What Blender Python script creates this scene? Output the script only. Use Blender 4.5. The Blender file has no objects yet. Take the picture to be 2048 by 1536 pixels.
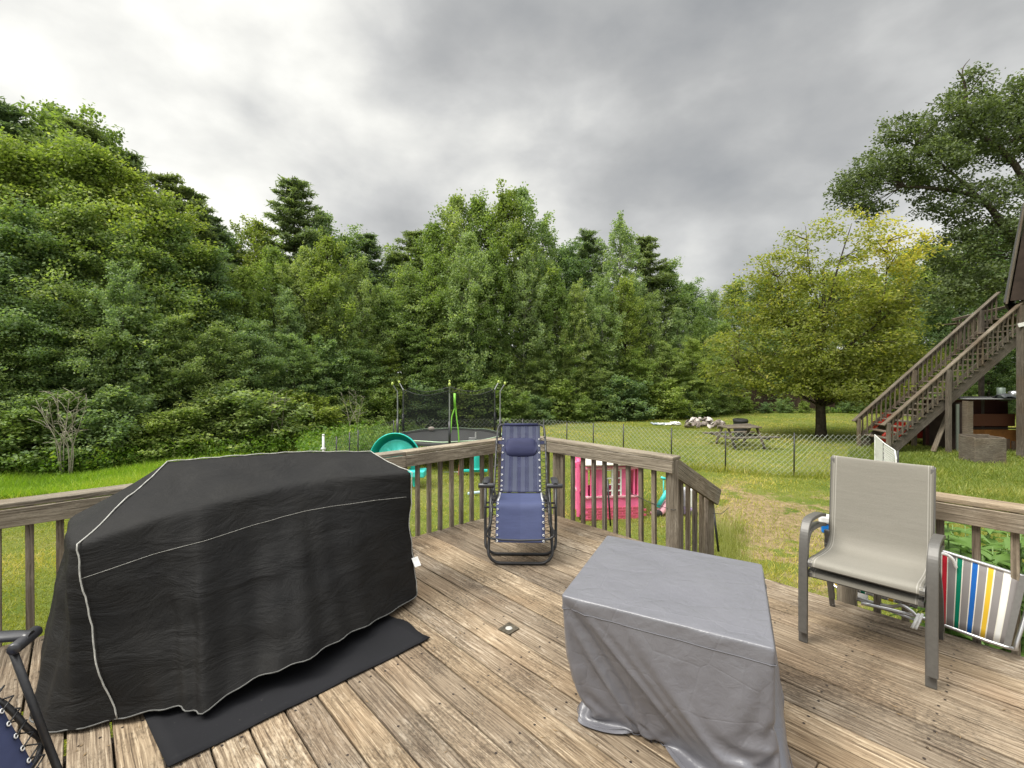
import bpy, math, random
import numpy as np
from mathutils import Vector, Matrix
R_ = math.radians
random.seed(7); rng = np.random.default_rng(7)
sc = bpy.context.scene
COL = sc.collection

# ---------------------------------------------------------------- camera
CAMZ = 1.6
cam_d = bpy.data.cameras.new("camera"); cam = bpy.data.objects.new("camera", cam_d); COL.objects.link(cam)
cam.location = (0, 0, CAMZ); cam.rotation_euler = (R_(90), 0, 0)
cam_d.sensor_width = 36; cam_d.lens = 960 / 2048 * 36
cam_d.shift_y = -28 / 2048
cam_d.clip_start = 0.05; cam_d.clip_end = 2000
sc.camera = cam
# ---------------------------------------------------------------- exposure
sc.view_settings.view_transform = 'Standard'; sc.view_settings.look = 'None'
sc.view_settings.gamma = 1; sc.view_settings.exposure = 1.5
sc.cycles.max_bounces = 6; sc.cycles.transparent_max_bounces = 12
# ---------------------------------------------------------------- sky: overcast cloud deck
SUN_EL, SUN_AZ = R_(52), math.atan2(-1.0, -0.45)     # azimuth from +Y towards +X (negative: left)
w = bpy.data.worlds.new("World"); sc.world = w; w.use_nodes = True
nt = w.node_tree; nt.nodes.clear(); N = nt.nodes.new; Lk = nt.links.new
def wm(op, a, b=None, c=None, clamp=False):
    n = N('ShaderNodeMath'); n.operation = op; n.use_clamp = clamp
    for i, v in enumerate((a, b, c)):
        if v is None: continue
        if isinstance(v, (int, float)): n.inputs[i].default_value = v
        else: Lk(v, n.inputs[i])
    return n.outputs[0]
tc = N('ShaderNodeTexCoord'); sep = N('ShaderNodeSeparateXYZ'); Lk(tc.outputs['Generated'], sep.inputs[0])
zc = wm('ADD', wm('MAXIMUM', sep.outputs[2], 0.0), 0.62)
cx = wm('DIVIDE', sep.outputs[0], zc); cy = wm('DIVIDE', sep.outputs[1], zc)
cmb = N('ShaderNodeCombineXYZ'); Lk(cx, cmb.inputs[0]); Lk(cy, cmb.inputs[1]); cmb.inputs[2].default_value = 3.3
def wnoise(scale, detail, rough, dist, off):
    mp = N('ShaderNodeMapping'); mp.inputs['Location'].default_value = off; mp.inputs['Rotation'].default_value = (0, 0, R_(28))
    mp.inputs['Scale'].default_value = (1.0, 0.8, 1); Lk(cmb.outputs[0], mp.inputs[0])
    n = N('ShaderNodeTexNoise'); n.inputs['Scale'].default_value = scale; n.inputs['Detail'].default_value = detail
    n.inputs['Roughness'].default_value = rough; n.inputs['Distortion'].default_value = dist; Lk(mp.outputs[0], n.inputs['Vector'])
    return n.outputs['Fac']
n3_ = N('ShaderNodeTexNoise'); mp3 = N('ShaderNodeMapping'); mp3.inputs['Scale'].default_value = (1.0, 1.0, 1.7); mp3.inputs['Location'].default_value = (3.1, .4, 1.2); Lk(tc.outputs['Generated'], mp3.inputs[0]); Lk(mp3.outputs[0], n3_.inputs['Vector'])
n3_.inputs['Scale'].default_value = 3.4; n3_.inputs['Detail'].default_value = 7; n3_.inputs['Roughness'].default_value = .5; n3_.inputs['Distortion'].default_value = .12
n1 = wm('ADD', wm('MULTIPLY', wnoise(2.2, 5, 0.45, 0.1, (2.3, 1.1, 0)), .40), wm('MULTIPLY', n3_.outputs['Fac'], .60)); n2 = wnoise(1.1, 3, 0.45, 0.2, (7.1, 4.4, 2))
dotn = N('ShaderNodeVectorMath'); dotn.operation = 'DOT_PRODUCT'; Lk(tc.outputs['Generated'], dotn.inputs[0])
gd = Vector((-0.98, 1.0, 0.62)).normalized(); dotn.inputs[1].default_value = gd
glow = wm('POWER', wm('MAXIMUM', dotn.outputs['Value'], 0.0), 9.0)
dot2 = N('ShaderNodeVectorMath'); dot2.operation = 'DOT_PRODUCT'; Lk(tc.outputs['Generated'], dot2.inputs[0])
dot2.inputs[1].default_value = Vector((0.95, 1.0, 0.62)).normalized()
dark = wm('POWER', wm('MAXIMUM', dot2.outputs['Value'], 0.0), 5.0)
val = wm('SUBTRACT', wm('ADD', wm('MULTIPLY', n1, 1.05), wm('MULTIPLY', n2, 0.46)), 0.07)
val = wm('SUBTRACT', val, 0.115); val = wm('ADD', val, wm('MULTIPLY', glow, 0.10)); val = wm('SUBTRACT', val, wm('MULTIPLY', dark, 0.03))
rp = N('ShaderNodeValToRGB'); Lk(val, rp.inputs[0]); cr = rp.color_ramp
cr.elements[0].position = 0.33; cr.elements[0].color = (0.215, 0.220, 0.224, 1)
cr.elements[1].position = 0.86; cr.elements[1].color = (0.80, 0.79, 0.735, 1)
for p, c in ((0.46, (0.290, 0.292, 0.288)), (0.56, (0.385, 0.385, 0.376)), (0.68, (0.55, 0.545, 0.515))):
    e = cr.elements.new(p); e.color = (*c, 1)
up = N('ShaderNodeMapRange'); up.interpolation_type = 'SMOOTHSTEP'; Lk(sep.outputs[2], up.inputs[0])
up.inputs[1].default_value = 0.60; up.inputs[2].default_value = 1.0; up.inputs[3].default_value = 1.0; up.inputs[4].default_value = 5.0  # overhead sky raised above the view, added as extra skylight
bk = N('ShaderNodeMapRange'); bk.interpolation_type = 'SMOOTHSTEP'; Lk(sep.outputs[1], bk.inputs[0])      # extra sky brightness behind the camera, out of view, added to light the scene
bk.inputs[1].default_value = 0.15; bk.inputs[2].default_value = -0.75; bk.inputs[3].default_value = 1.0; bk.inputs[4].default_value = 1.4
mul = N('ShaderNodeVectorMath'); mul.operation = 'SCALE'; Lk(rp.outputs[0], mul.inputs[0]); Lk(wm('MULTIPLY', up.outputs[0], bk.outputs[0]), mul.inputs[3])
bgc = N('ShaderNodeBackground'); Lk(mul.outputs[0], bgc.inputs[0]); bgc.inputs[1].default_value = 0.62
sky = N('ShaderNodeTexSky'); sky.sky_type = 'NISHITA'; sky.sun_disc = False; sky.sun_elevation = SUN_EL; sky.sun_rotation = SUN_AZ
bgs = N('ShaderNodeBackground'); Lk(sky.outputs[0], bgs.inputs[0]); bgs.inputs[1].default_value = 0.05
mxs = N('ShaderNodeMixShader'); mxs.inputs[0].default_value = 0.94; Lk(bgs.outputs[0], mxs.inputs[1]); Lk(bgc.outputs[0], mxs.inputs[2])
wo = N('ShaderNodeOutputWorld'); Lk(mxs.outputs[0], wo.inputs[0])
# ---------------------------------------------------------------- sun behind cloud
sl = bpy.data.lights.new("sun", 'SUN'); sl.energy = 1.5; sl.angle = R_(24); sl.color = (1, 0.96, 0.88)
so = bpy.data.objects.new("sun", sl); COL.objects.link(so)
sd = Vector((math.sin(SUN_AZ) * math.cos(SUN_EL), math.cos(SUN_AZ) * math.cos(SUN_EL), math.sin(SUN_EL)))
so.rotation_euler = sd.to_track_quat('Z', 'Y').to_euler()

# ---------------------------------------------------------------- material helpers
class NT:
    def __init__(s, name):
        s.m = bpy.data.materials.new(name); s.m.use_nodes = True; s.t = s.m.node_tree; s.t.nodes.clear()
        s.out = s.n('ShaderNodeOutputMaterial')
    def n(s, k, **kw):
        x = s.t.nodes.new(k)
        for a, b in kw.items(): setattr(x, a, b)
        return x
    def l(s, a, b): s.t.links.new(a, b)
    def put(s, v, sock):
        if isinstance(v, (int, float)): sock.default_value = v
        elif isinstance(v, (tuple, list)): sock.default_value = v if len(v) == len(sock.default_value) else (*v, 1)
        else: s.l(v, sock)
    def math(s, op, a, b=0.0, c=0.0, clamp=False):
        x = s.n('ShaderNodeMath', operation=op, use_clamp=clamp)
        s.put(a, x.inputs[0]); s.put(b, x.inputs[1]); s.put(c, x.inputs[2]); return x.outputs[0]
    def mapping(s, vec, scale=(1, 1, 1), loc=(0, 0, 0), rot=(0, 0, 0)):
        x = s.n('ShaderNodeMapping'); s.l(vec, x.inputs[0]); s.put(scale, x.inputs['Scale']); s.put(loc, x.inputs['Location']); s.put(rot, x.inputs['Rotation']); return x.outputs[0]
    def noise(s, vec, scale=5, detail=4, rough=.5, dist=0):
        x = s.n('ShaderNodeTexNoise'); s.l(vec, x.inputs['Vector']); s.put(scale, x.inputs['Scale']); s.put(detail, x.inputs['Detail'])
        s.put(rough, x.inputs['Roughness']); s.put(dist, x.inputs['Distortion']); return x.outputs['Fac']
    def ramp(s, fac, stops, mode='LINEAR'):
        x = s.n('ShaderNodeValToRGB'); s.l(fac, x.inputs[0]); c = x.color_ramp; c.interpolation = mode
        while len(c.elements) > 1: c.elements.remove(c.elements[0])
        for i, (p, col) in enumerate(stops):
            e = c.elements[0] if i == 0 else c.elements.new(p)
            e.position = p; e.color = (*col, 1) if isinstance(col, (tuple, list)) else (col, col, col, 1)
        return x.outputs[0]
    def mix(s, f, a, b, blend='MIX'):
        x = s.n('ShaderNodeMix', data_type='RGBA', blend_type=blend); s.put(f, x.inputs[0]); s.put(a, x.inputs[6]); s.put(b, x.inputs[7]); return x.outputs[2]
    def bump(s, h, strength=.3, dist=.01, normal=None):
        x = s.n('ShaderNodeBump'); s.put(strength, x.inputs['Strength']); s.put(dist, x.inputs['Distance']); s.l(h, x.inputs['Height'])
        if normal is not None: s.l(normal, x.inputs['Normal'])
        return x.outputs[0]
    def attr(s, name, out='Fac'):
        x = s.n('ShaderNodeAttribute'); x.attribute_name = name; return x.outputs[out]
    def coord(s, k='Object'): return s.n('ShaderNodeTexCoord').outputs[k]
    def pos(s): return s.n('ShaderNodeNewGeometry').outputs['Position']
    def bsdf(s, col, rough=.6, metal=0, spec=.5, normal=None, alpha=None):
        x = s.n('ShaderNodeBsdfPrincipled'); s.put(col, x.inputs['Base Color']); s.put(rough, x.inputs['Roughness']); s.put(metal, x.inputs['Metallic'])
        s.put(spec, x.inputs['Specular IOR Level'])
        if normal is not None: s.l(normal, x.inputs['Normal'])
        if alpha is not None: s.put(alpha, x.inputs['Alpha'])
        s.l(x.outputs[0], s.out.inputs[0]); return x.outputs[0]

def wood_mat(name, dark, mid, light, worn, mold=.5, warm=0.0, rough=.85):
    m = NT(name); uv = m.coord('UV'); bid = m.attr('bid')
    cm = m.n('ShaderNodeCombineXYZ'); m.l(m.math('MULTIPLY', bid, 37.0), cm.inputs[0]); m.l(m.math('MULTIPLY', bid, 53.0), cm.inputs[1]); m.l(bid, cm.inputs[2])
    va = m.n('ShaderNodeVectorMath', operation='ADD'); m.l(uv, va.inputs[0]); m.l(cm.outputs[0], va.inputs[1]); p = va.outputs[0]
    wob = m.noise(m.mapping(p, (1.1, 4, 1)), 1.4, 2, .5)
    sx = m.n('ShaderNodeSeparateXYZ'); m.l(p, sx.inputs[0])
    yy = m.math('ADD', sx.outputs[1], m.math('MULTIPLY', m.math('SUBTRACT', wob, .5), .05))
    c2 = m.n('ShaderNodeCombineXYZ'); m.l(sx.outputs[0], c2.inputs[0]); m.l(yy, c2.inputs[1]); q = c2.outputs[0]
    g1 = m.noise(m.mapping(q, (1.6, 55, 1)), 1.6, 5, .6, .3)
    g2 = m.noise(m.mapping(q, (5, 210, 1)), 1.3, 3, .6)
    fib = m.math('ADD', m.math('MULTIPLY', g1, .62), m.math('MULTIPLY', g2, .42))
    col = m.ramp(fib, [(.36, dark), (.47, mid), (.60, light), (.72, worn)])
    W = m.pos()
    patch = m.noise(W, 1.9, 4, .6, .4)
    spk = m.noise(m.mapping(q, (26, 60, 1)), 1.6, 4, .7)
    mo = m.math('MULTIPLY', m.ramp(m.math('ADD', m.math('MULTIPLY', spk, .62), m.math('MULTIPLY', patch, .60)), [(.59, 0.0), (.80, 1.0)]), mold)
    col = m.mix(mo, col, tuple(c * .75 for c in dark))
    pale = m.math('MULTIPLY', m.ramp(m.math('ADD', m.math('MULTIPLY', m.noise(m.mapping(q, (7, 40, 1)), 1.3, 4, .7), .6), m.math('MULTIPLY', m.noise(W, 1.3, 3, .5), .45)), [(.56, 0.0), (.68, 1.0)]), .55)
    col = m.mix(pale, col, worn)
    stn = m.ramp(m.noise(W, 1.15, 3, .55, .5), [(.50, 0.0), (.66, .36)]); col = m.mix(stn, col, m.mix(1.0, col, (.72, .52, .34), 'MULTIPLY'))
    tint = m.ramp(bid, [(0.0, (.70, .68, .66)), (.25, (.98, .94, .88)), (.45, (.82, .79, .75)), (.65, (1.15, 1.08, .96)), (.85, (.92, .85, .74)), (1.0, (1.12, 1.06, 1.0))])
    col = m.mix(1.0, col, tint, 'MULTIPLY')
    h = m.math('SUBTRACT', fib, m.math('MULTIPLY', mo, .15))
    m.bsdf(col, rough, 0, .25, m.bump(h, .55, .006)); return m.m

def plain(name, col, rough=.5, metal=0, spec=.5, var=.12, scale=30, bump=.0, bscale=200):
    m = NT(name); o = m.coord('Object'); n = m.noise(o, scale, 4, .6)
    c = m.ramp(n, [(.3, tuple(x * (1 - var) for x in col)), (.7, tuple(min(1, x * (1 + var)) for x in col))])
    nb = m.bump(m.noise(o, bscale, 3, .6), bump, .002) if bump else None
    m.bsdf(c, rough, metal, spec, nb); return m.m

def leaf_mat(name, lo, hi, yel, trans=.35, sat=1.0):
    m = NT(name); v = m.attr('v'); oi = m.n('ShaderNodeObjectInfo').outputs['Random']
    col = m.ramp(v, [(0, lo), (.62, hi), (1, yel)])
    t = m.ramp(oi, [(0, (.78, .86, .86)), (.35, (.95, 1.0, .85)), (.7, (1.15, 1.08, .75)), (1, (.92, .98, 1.0))])
    col = m.mix(1.0, col, t, 'MULTIPLY')
    p = m.n('ShaderNodeBsdfPrincipled'); m.l(col, p.inputs['Base Color']); p.inputs['Roughness'].default_value = .55; p.inputs['Specular IOR Level'].default_value = .3
    tr = m.n('ShaderNodeBsdfTranslucent'); m.l(m.mix(1.0, col, (1.5, 1.6, .7), 'MULTIPLY'), tr.inputs[0])
    mx = m.n('ShaderNodeMixShader'); mx.inputs[0].default_value = trans; m.l(p.outputs[0], mx.inputs[1]); m.l(tr.outputs[0], mx.inputs[2])
    m.l(mx.outputs[0], m.out.inputs[0]); return m.m

# ---------------------------------------------------------------- mesh helpers
class MB:
    def __init__(s): s.v = []; s.f = []; s.uv = []; s.bid = []
    def face(s, idx, uvs=None): s.f.append(tuple(idx)); s.uv.extend(uvs if uvs else [(0, 0)] * len(idx))
    def add(s, pts, b=None):
        i = len(s.v); s.v.extend(tuple(p) for p in pts); b = random.random() if b is None else b; s.bid.extend([b] * len(pts)); return i
    def beam(s, p0, p1, w, h, up=(0, 0, 1), b=None):
        p0 = Vector(p0); p1 = Vector(p1); ax = (p1 - p0); L = ax.length; ax.normalize(); up = Vector(up)
        sd = ax.cross(up)
        if sd.length < 1e-4: up = Vector((0, 1, 0)); sd = ax.cross(up)
        sd.normalize(); up = sd.cross(ax).normalized()
        pts = []
        for e in (p0, p1):
            for a, c in ((-1, -1), (1, -1), (1, 1), (-1, 1)): pts.append(e + sd * a * w / 2 + up * c * h / 2)
        i = s.add(pts, b); per = [0, w, w + h, 2 * w + h, 2 * w + 2 * h]
        for k in range(4):
            a, c = k, (k + 1) % 4
            s.face((i + a, i + c, i + 4 + c, i + 4 + a), [(0, per[k]), (0, per[k + 1]), (L, per[k + 1]), (L, per[k])])
        s.face((i + 3, i + 2, i + 1, i), [(0, 0), (w * .2, 0), (w * .2, h), (0, h)]); s.face((i + 4, i + 5, i + 6, i + 7), [(0, 0), (w * .2, 0), (w * .2, h), (0, h)])
        return s
    def box(s, c, size, rz=0, b=None):
        ca, sa = math.cos(rz), math.sin(rz); sx, sy, sz = (q / 2 for q in size)
        if size[0] >= size[1]: return s.beam((c[0] - ca * sx, c[1] - sa * sx, c[2]), (c[0] + ca * sx, c[1] + sa * sx, c[2]), size[1], size[2], b=b)
        return s.beam((c[0] + sa * sy, c[1] - ca * sy, c[2]), (c[0] - sa * sy, c[1] + ca * sy, c[2]), size[0], size[2], b=b)
    def tube(s, pts, r, seg=8, closed=False, b=None, flat=1.0, fup=None):
        pts = [Vector(p) for p in pts]; n = len(pts); rr = r if isinstance(r, (list, tuple)) else [r] * n
        rings = []; prev = None
        for i, p in enumerate(pts):
            if closed: t = pts[(i + 1) % n] - pts[i - 1]
            else: t = pts[min(i + 1, n - 1)] - pts[max(i - 1, 0)]
            if t.length < 1e-9: t = Vector((0, 0, 1))
            t.normalize()
            if fup is not None: a = Vector(fup) - t * t.dot(Vector(fup))
            elif prev is None:
                a = Vector((0, 0, 1)) if abs(t.z) < .9 else Vector((1, 0, 0)); a = a - t * a.dot(t)
            else: a = prev - t * prev.dot(t)
            if a.length < 1e-6: a = t.orthogonal()
            a.normalize(); prev = a; c = t.cross(a)
            rings.append([p + (a * math.cos(2 * math.pi * k / seg) * flat + c * math.sin(2 * math.pi * k / seg)) * rr[i] for k in range(seg)])
        i0 = s.add([q for ring in rings for q in ring], b)
        m = n if closed else n - 1
        for i in range(m):
            A = i0 + i * seg; B = i0 + ((i + 1) % n) * seg
            for k in range(seg):
                k2 = (k + 1) % seg; s.face((A + k, A + k2, B + k2, B + k), [(i * .1, k * .02), (i * .1, k * .02 + .02), (i * .1 + .1, k * .02 + .02), (i * .1 + .1, k * .02)])
        if not closed:
            s.face([i0 + k for k in range(seg)][::-1]); s.face([i0 + (n - 1) * seg + k for k in range(seg)])
        return s
    def strip(s, pts, wdir, w, th, ndir=None, b=None):
        """rectangular bar swept along pts, w wide along wdir, th thick across"""
        pts = [Vector(p) for p in pts]; n = len(pts); wd = Vector(wdir).normalized(); ring = []
        for i, p in enumerate(pts):
            t = (pts[min(i + 1, n - 1)] - pts[max(i - 1, 0)]).normalized(); nn = t.cross(wd).normalized()
            for a, c in ((-1, -1), (1, -1), (1, 1), (-1, 1)): ring.append(p + wd * a * w / 2 + nn * c * th / 2)
        i0 = s.add(ring, b)
        for i in range(n - 1):
            for k in range(4):
                k2 = (k + 1) % 4; A = i0 + i * 4; B = A + 4; s.face((A + k, A + k2, B + k2, B + k))
        s.face((i0 + 3, i0 + 2, i0 + 1, i0)); e = i0 + (n - 1) * 4; s.face((e, e + 1, e + 2, e + 3)); return s
    def grid(s, rows, uvf=None, b=0.5, closed=False, th=0):
        nr, nc = len(rows), len(rows[0]); i0 = s.add([p for r in rows for p in r], b)
        for r in range(nr - 1):
            for c in range(nc if closed else nc - 1):
                c2 = (c + 1) % nc
                u = [(c / (nc - 1), r / (nr - 1)), ((c + 1) / (nc - 1), r / (nr - 1)), ((c + 1) / (nc - 1), (r + 1) / (nr - 1)), (c / (nc - 1), (r + 1) / (nr - 1))]
                s.face((i0 + r * nc + c, i0 + r * nc + c2, i0 + (r + 1) * nc + c2, i0 + (r + 1) * nc + c), u)
        return s
    def lathe(s, prof, c=(0, 0, 0), seg=20, b=None, axis='Z'):
        rows = []
        for r, z in prof:
            row = []
            for k in range(seg):
                a = 2 * math.pi * k / seg; x, y = r * math.cos(a), r * math.sin(a)
                row.append((c[0] + x, c[1] + y, c[2] + z) if axis == 'Z' else ((c[0] + z, c[1] + x, c[2] + y) if axis == 'X' else (c[0] + x, c[1] + z, c[2] + y)))
            rows.append(row)
        s.grid(rows, closed=True); return s
    def ell(s, c, r, seg=12, rings=8, jit=0.0):
        rows = []
        for i in range(rings + 1):
            th = math.pi * i / rings
            rows.append([(c[0] + r[0] * math.sin(th) * math.cos(2 * math.pi * k / seg) * (1 + random.uniform(-jit, jit)), c[1] + r[1] * math.sin(th) * math.sin(2 * math.pi * k / seg) * (1 + random.uniform(-jit, jit)), c[2] + r[2] * math.cos(th)) for k in range(seg)])
        s.grid(rows, closed=True); return s
    def build(s, name, mat, parent=None, smooth=False, bevel=0, subsurf=0, solid=0, loc=None):
        me = bpy.data.meshes.new(name); me.from_pydata(s.v, [], s.f)
        ul = me.uv_layers.new(name='uv'); ul.data.foreach_set('uv', np.array(s.uv, dtype=np.float32).ravel())
        at = me.attributes.new('bid', 'FLOAT', 'POINT'); at.data.foreach_set('value', np.array(s.bid, dtype=np.float32))
        if smooth: me.polygons.foreach_set('use_smooth', np.ones(len(me.polygons), dtype=bool))
        me.materials.append(mat); me.update()
        o = bpy.data.objects.new(name, me); COL.objects.link(o)
        if parent is not None: o.parent = parent
        if loc: o.location = loc
        if subsurf:
            q = o.modifiers.new('s', 'SUBSURF'); q.levels = q.render_levels = subsurf
        if solid:
            q = o.modifiers.new('t', 'SOLIDIFY'); q.thickness = solid; q.offset = 0
        if bevel:
            q = o.modifiers.new('b', 'BEVEL'); q.width = bevel; q.segments = 2; q.limit_method = 'ANGLE'
        return o
def tag(o, label=None, cat=None, group=None, kind=None):
    if label: o['label'] = label
    if cat: o['category'] = cat
    if group: o['group'] = group
    if kind: o['kind'] = kind
    return o
def empty(name, loc=(0, 0, 0), rz=0, label=None, cat=None, group=None):
    o = bpy.data.objects.new(name, None); COL.objects.link(o); o.location = loc; o.rotation_euler = (0, 0, rz); o.empty_display_size = .2
    return tag(o, label, cat, group)
def copy_tree(o, parent=None):
    c = o.copy(); COL.objects.link(c); c.parent = parent
    for ch in [x for x in o.children]: copy_tree(ch, c)
    return c
def arc(cx, cy, r, a0, a1, n):
    return [(cx + r * math.cos(R_(a0 + (a1 - a0) * i / (n - 1))), cy + r * math.sin(R_(a0 + (a1 - a0) * i / (n - 1)))) for i in range(n)]
def smooth_path(pts, n=6):
    P = [Vector(p) for p in pts]; out = []
    for i in range(len(P) - 1):
        a = P[max(i - 1, 0)]; b = P[i]; c = P[i + 1]; d = P[min(i + 2, len(P) - 1)]
        for k in range(n):
            t = k / n; out.append(0.5 * ((2 * b) + (c - a) * t + (2 * a - 5 * b + 4 * c - d) * t * t + (3 * b - a - 3 * c + d) * t ** 3))
    out.append(P[-1]); return out

# ---------------------------------------------------------------- materials
M = {}
M['deck'] = wood_mat('weathered_decking', (.046, .035, .026), (.172, .134, .097), (.318, .263, .197), (.59, .53, .44), .9)
M['rail'] = wood_mat('weathered_rail', (.055, .047, .038), (.185, .162, .130), (.315, .282, .230), (.50, .465, .40), .45)
M['bal'] = wood_mat('weathered_baluster', (.045, .039, .032), (.135, .117, .096), (.22, .197, .165), (.36, .33, .285), .4)
M['oldwood'] = wood_mat('grey_old_wood', (.04, .034, .028), (.10, .086, .070), (.17, .15, .125), (.30, .28, .25), .45)
M['fencewood'] = wood_mat('dark_old_fence', (.02, .015, .011), (.05, .036, .026), (.085, .062, .046), (.13, .10, .08), .4)
M['bark'] = plain('bark', (.07, .058, .045), .95, 0, .1, .45, 9, .8, 30)
M['palebark'] = plain('pale_bark', (.22, .22, .17), .9, 0, .1, .35, 12, .5, 40)
M['black_metal'] = plain('black_powder_coat', (.018, .018, .02), .38, 0, .5, .2, 60, .1, 400)
M['black_plastic'] = plain('black_plastic', (.03, .03, .035), .33, 0, .5, .15, 40)
M['bronze'] = plain('bronze_grey_paint', (.105, .10, .092), .42, .1, .5, .1, 50, .12, 600)
M['alu'] = plain('aluminium_tube', (.55, .55, .56), .32, .85, .5, .1, 30)
M['galv'] = plain('galvanised_wire', (.29, .31, .25), .5, .3, .5, .15, 3)
M['white_plastic'] = plain('white_plastic', (.75, .75, .74), .4)
M['teal'] = plain('teal_plastic', (.02, .50, .44), .42, 0, .5, .15, 2.5)
M['teal2'] = plain('pale_teal_plastic', (.05, .55, .50), .42, 0, .5, .12, 3)
M['pink'] = plain('faded_pink_plastic', (.82, .15, .33), .5, 0, .4, .2, 4)
M['palepink'] = plain('pale_pink_plastic', (.70, .36, .42), .5)
M['beige'] = plain('beige_plastic', (.50, .44, .38), .6, 0, .4, .15, 9)
M['purple'] = plain('purple_plastic', (.16, .08, .30), .45)
M['blue'] = plain('blue_plastic', (.01, .17, .55), .4)
M['red'] = plain('red_paint', (.42, .035, .02), .5, 0, .4, .25, 5)
M['orange'] = plain('orange_panel', (.19, .075, .015), .7, 0, .3, .3, 4)
M['rubber'] = plain('tyre_rubber', (.02, .02, .02), .8)
M['stone'] = plain('rubble_stone', (.22, .185, .165), .9, 0, .3, .5, 5, .6, 30)
M['lime'] = plain('lime_trim', (.22, .55, .06), .5)
M['limecap'] = plain('lime_cap', (.38, .46, .10), .5)
M['grey_cloth'] = None
def fabric(name, col, col2, weave=900, rough=.75, wr=.3, wscale=6, spec=.3):
    m = NT(name); o = m.coord('Object'); a = m.noise(m.mapping(o, (1, 1, 2.6)), wscale, 6, .6, .8); b = m.noise(o, weave, 2, .6); c = m.noise(o, 2.2, 4, .6, .3)
    cc = m.mix(m.ramp(c, [(.35, 0.0), (.7, 1.0)]), col, col2)
    h = m.math('ADD', m.math('MULTIPLY', a, 1.0), m.math('MULTIPLY', b, .05))
    m.bsdf(cc, rough, 0, spec, m.bump(h, wr, .03)); return m.m
M['grillcloth'] = fabric('black_cover_cloth', (.0065, .0064, .0068), (.0135, .0128, .012), 500, .7, .6, 3.6, .22)
M['blackmat'] = None
m = NT('black_mat'); o = m.coord('Object'); sp = m.ramp(m.noise(o, 95, 2, .8), [(.72, 0.0), (.76, 1.0)])
m.bsdf(m.mix(m.math('MULTIPLY', sp, .35), m.mix(m.noise(o, 3, 4, .6), (.006, .0063, .0078), (.010, .010, .0125)), (.3, .28, .22)), .8, 0, .25, m.bump(m.noise(o, 250, 2, .6), .2, .003)); M['blackmat'] = m.m
M['piping'] = plain('grey_piping', (.36, .355, .33), .7, 0, .3, .3, 40)
M['pipdark'] = plain('dark_grey_hem', (.11, .11, .105), .7, 0, .3, .3, 40)
# grey polyester cover with sharp creases
m = NT('grey_polyester'); o = m.coord('Object'); d = m.noise(o, 5, 3, .5)
vv = m.n('ShaderNodeTexVoronoi', feature='DISTANCE_TO_EDGE'); m.l(m.mapping(o, (1, 1, 1.2), (.3, .2, 0)), vv.inputs['Vector']); vv.inputs['Scale'].default_value = 3.6; vv.inputs['Randomness'].default_value = 1
cre = m.ramp(vv.outputs['Distance'], [(0.0, 0.0), (.02, .8), (.08, 1.0)])
un = m.n('ShaderNodeVectorMath', operation='DOT_PRODUCT'); m.l(o, un.inputs[0]); un.inputs[1].default_value = (.84, -.54, 0); u2 = m.n('ShaderNodeVectorMath', operation='DOT_PRODUCT'); m.l(o, u2.inputs[0]); u2.inputs[1].default_value = (.42, .91, 0)
wbl = m.math('MULTIPLY', m.noise(o, 9, 2, .5), .05)
def crl(v, f, wd): return m.math('SUBTRACT', 1.0, m.math('MINIMUM', m.math('DIVIDE', m.math('ABSOLUTE', m.math('SUBTRACT', m.math('FRACT', m.math('MULTIPLY', m.math('ADD', v, wbl), f)), .5)), wd), 1.0))
crs = m.math('ADD', crl(un.outputs['Value'], 2.3, .02), crl(u2.outputs['Value'], 3.1, .026))
h = m.math('ADD', m.math('MULTIPLY', d, .8), m.math('MULTIPLY', cre, .045)); h = m.math('ADD', h, m.math('MULTIPLY', m.noise(o, 17, 4, .6, .8), .22)); h = m.math('ADD', h, m.math('MULTIPLY', crs, .035)); h = m.math('ADD', h, m.math('MULTIPLY', m.noise(o, 700, 1, .5), .006))
m.bsdf(m.mix(d, (.122, .122, .140), (.148, .148, .165)), .36, 0, .75, m.bump(h, .45, .035)); M['greypoly'] = m.m
# sling fabrics
def sling(name, c1, c2, n=9, weave=700, alpha=1.0):
    m = NT(name); uv = m.coord('UV'); sx = m.n('ShaderNodeSeparateXYZ'); m.l(uv, sx.inputs[0])
    st = m.math('GREATER_THAN', m.math('FRACT', m.math('MULTIPLY', sx.outputs[0], n)), .5)
    o = m.coord('Object'); wv = m.noise(o, weave, 2, .6); a = m.noise(m.mapping(o, (1, 3, 3)), 5, 5, .6)
    c = m.mix(st, c1, c2); c = m.mix(m.math('MULTIPLY', m.ramp(a, [(.4, 0.0), (.75, 1.0)]), .3), c, tuple(min(1, x * 1.6) for x in c2))
    m.bsdf(c, .7, 0, .3, m.bump(m.math('ADD', a, m.math('MULTIPLY', wv, .1)), .22, .012), alpha if alpha < 1 else None); return m.m
M['blue_mesh'] = sling('blue_textilene_back', (.021, .025, .066), (.048, .055, .095), 5, 900, .82)
M['blue_solid'] = sling('blue_textilene_seat', (.040, .050, .112), (.045, .056, .122), 1)
M['blue_pillow'] = sling('navy_pillow', (.019, .022, .060), (.022, .025, .066), 1)
m = NT('taupe_sling'); uv = m.coord('UV'); sx = m.n('ShaderNodeSeparateXYZ'); m.l(uv, sx.inputs[0]); o = m.coord('Object')
e = m.math('ABSOLUTE', m.math('SUBTRACT', sx.outputs[0], .5)); ln = m.math('LESS_THAN', m.math('ABSOLUTE', m.math('SUBTRACT', e, .452)), .004); l2 = m.math('LESS_THAN', m.math('ABSOLUTE', m.math('SUBTRACT', e, .475)), .003)
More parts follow.
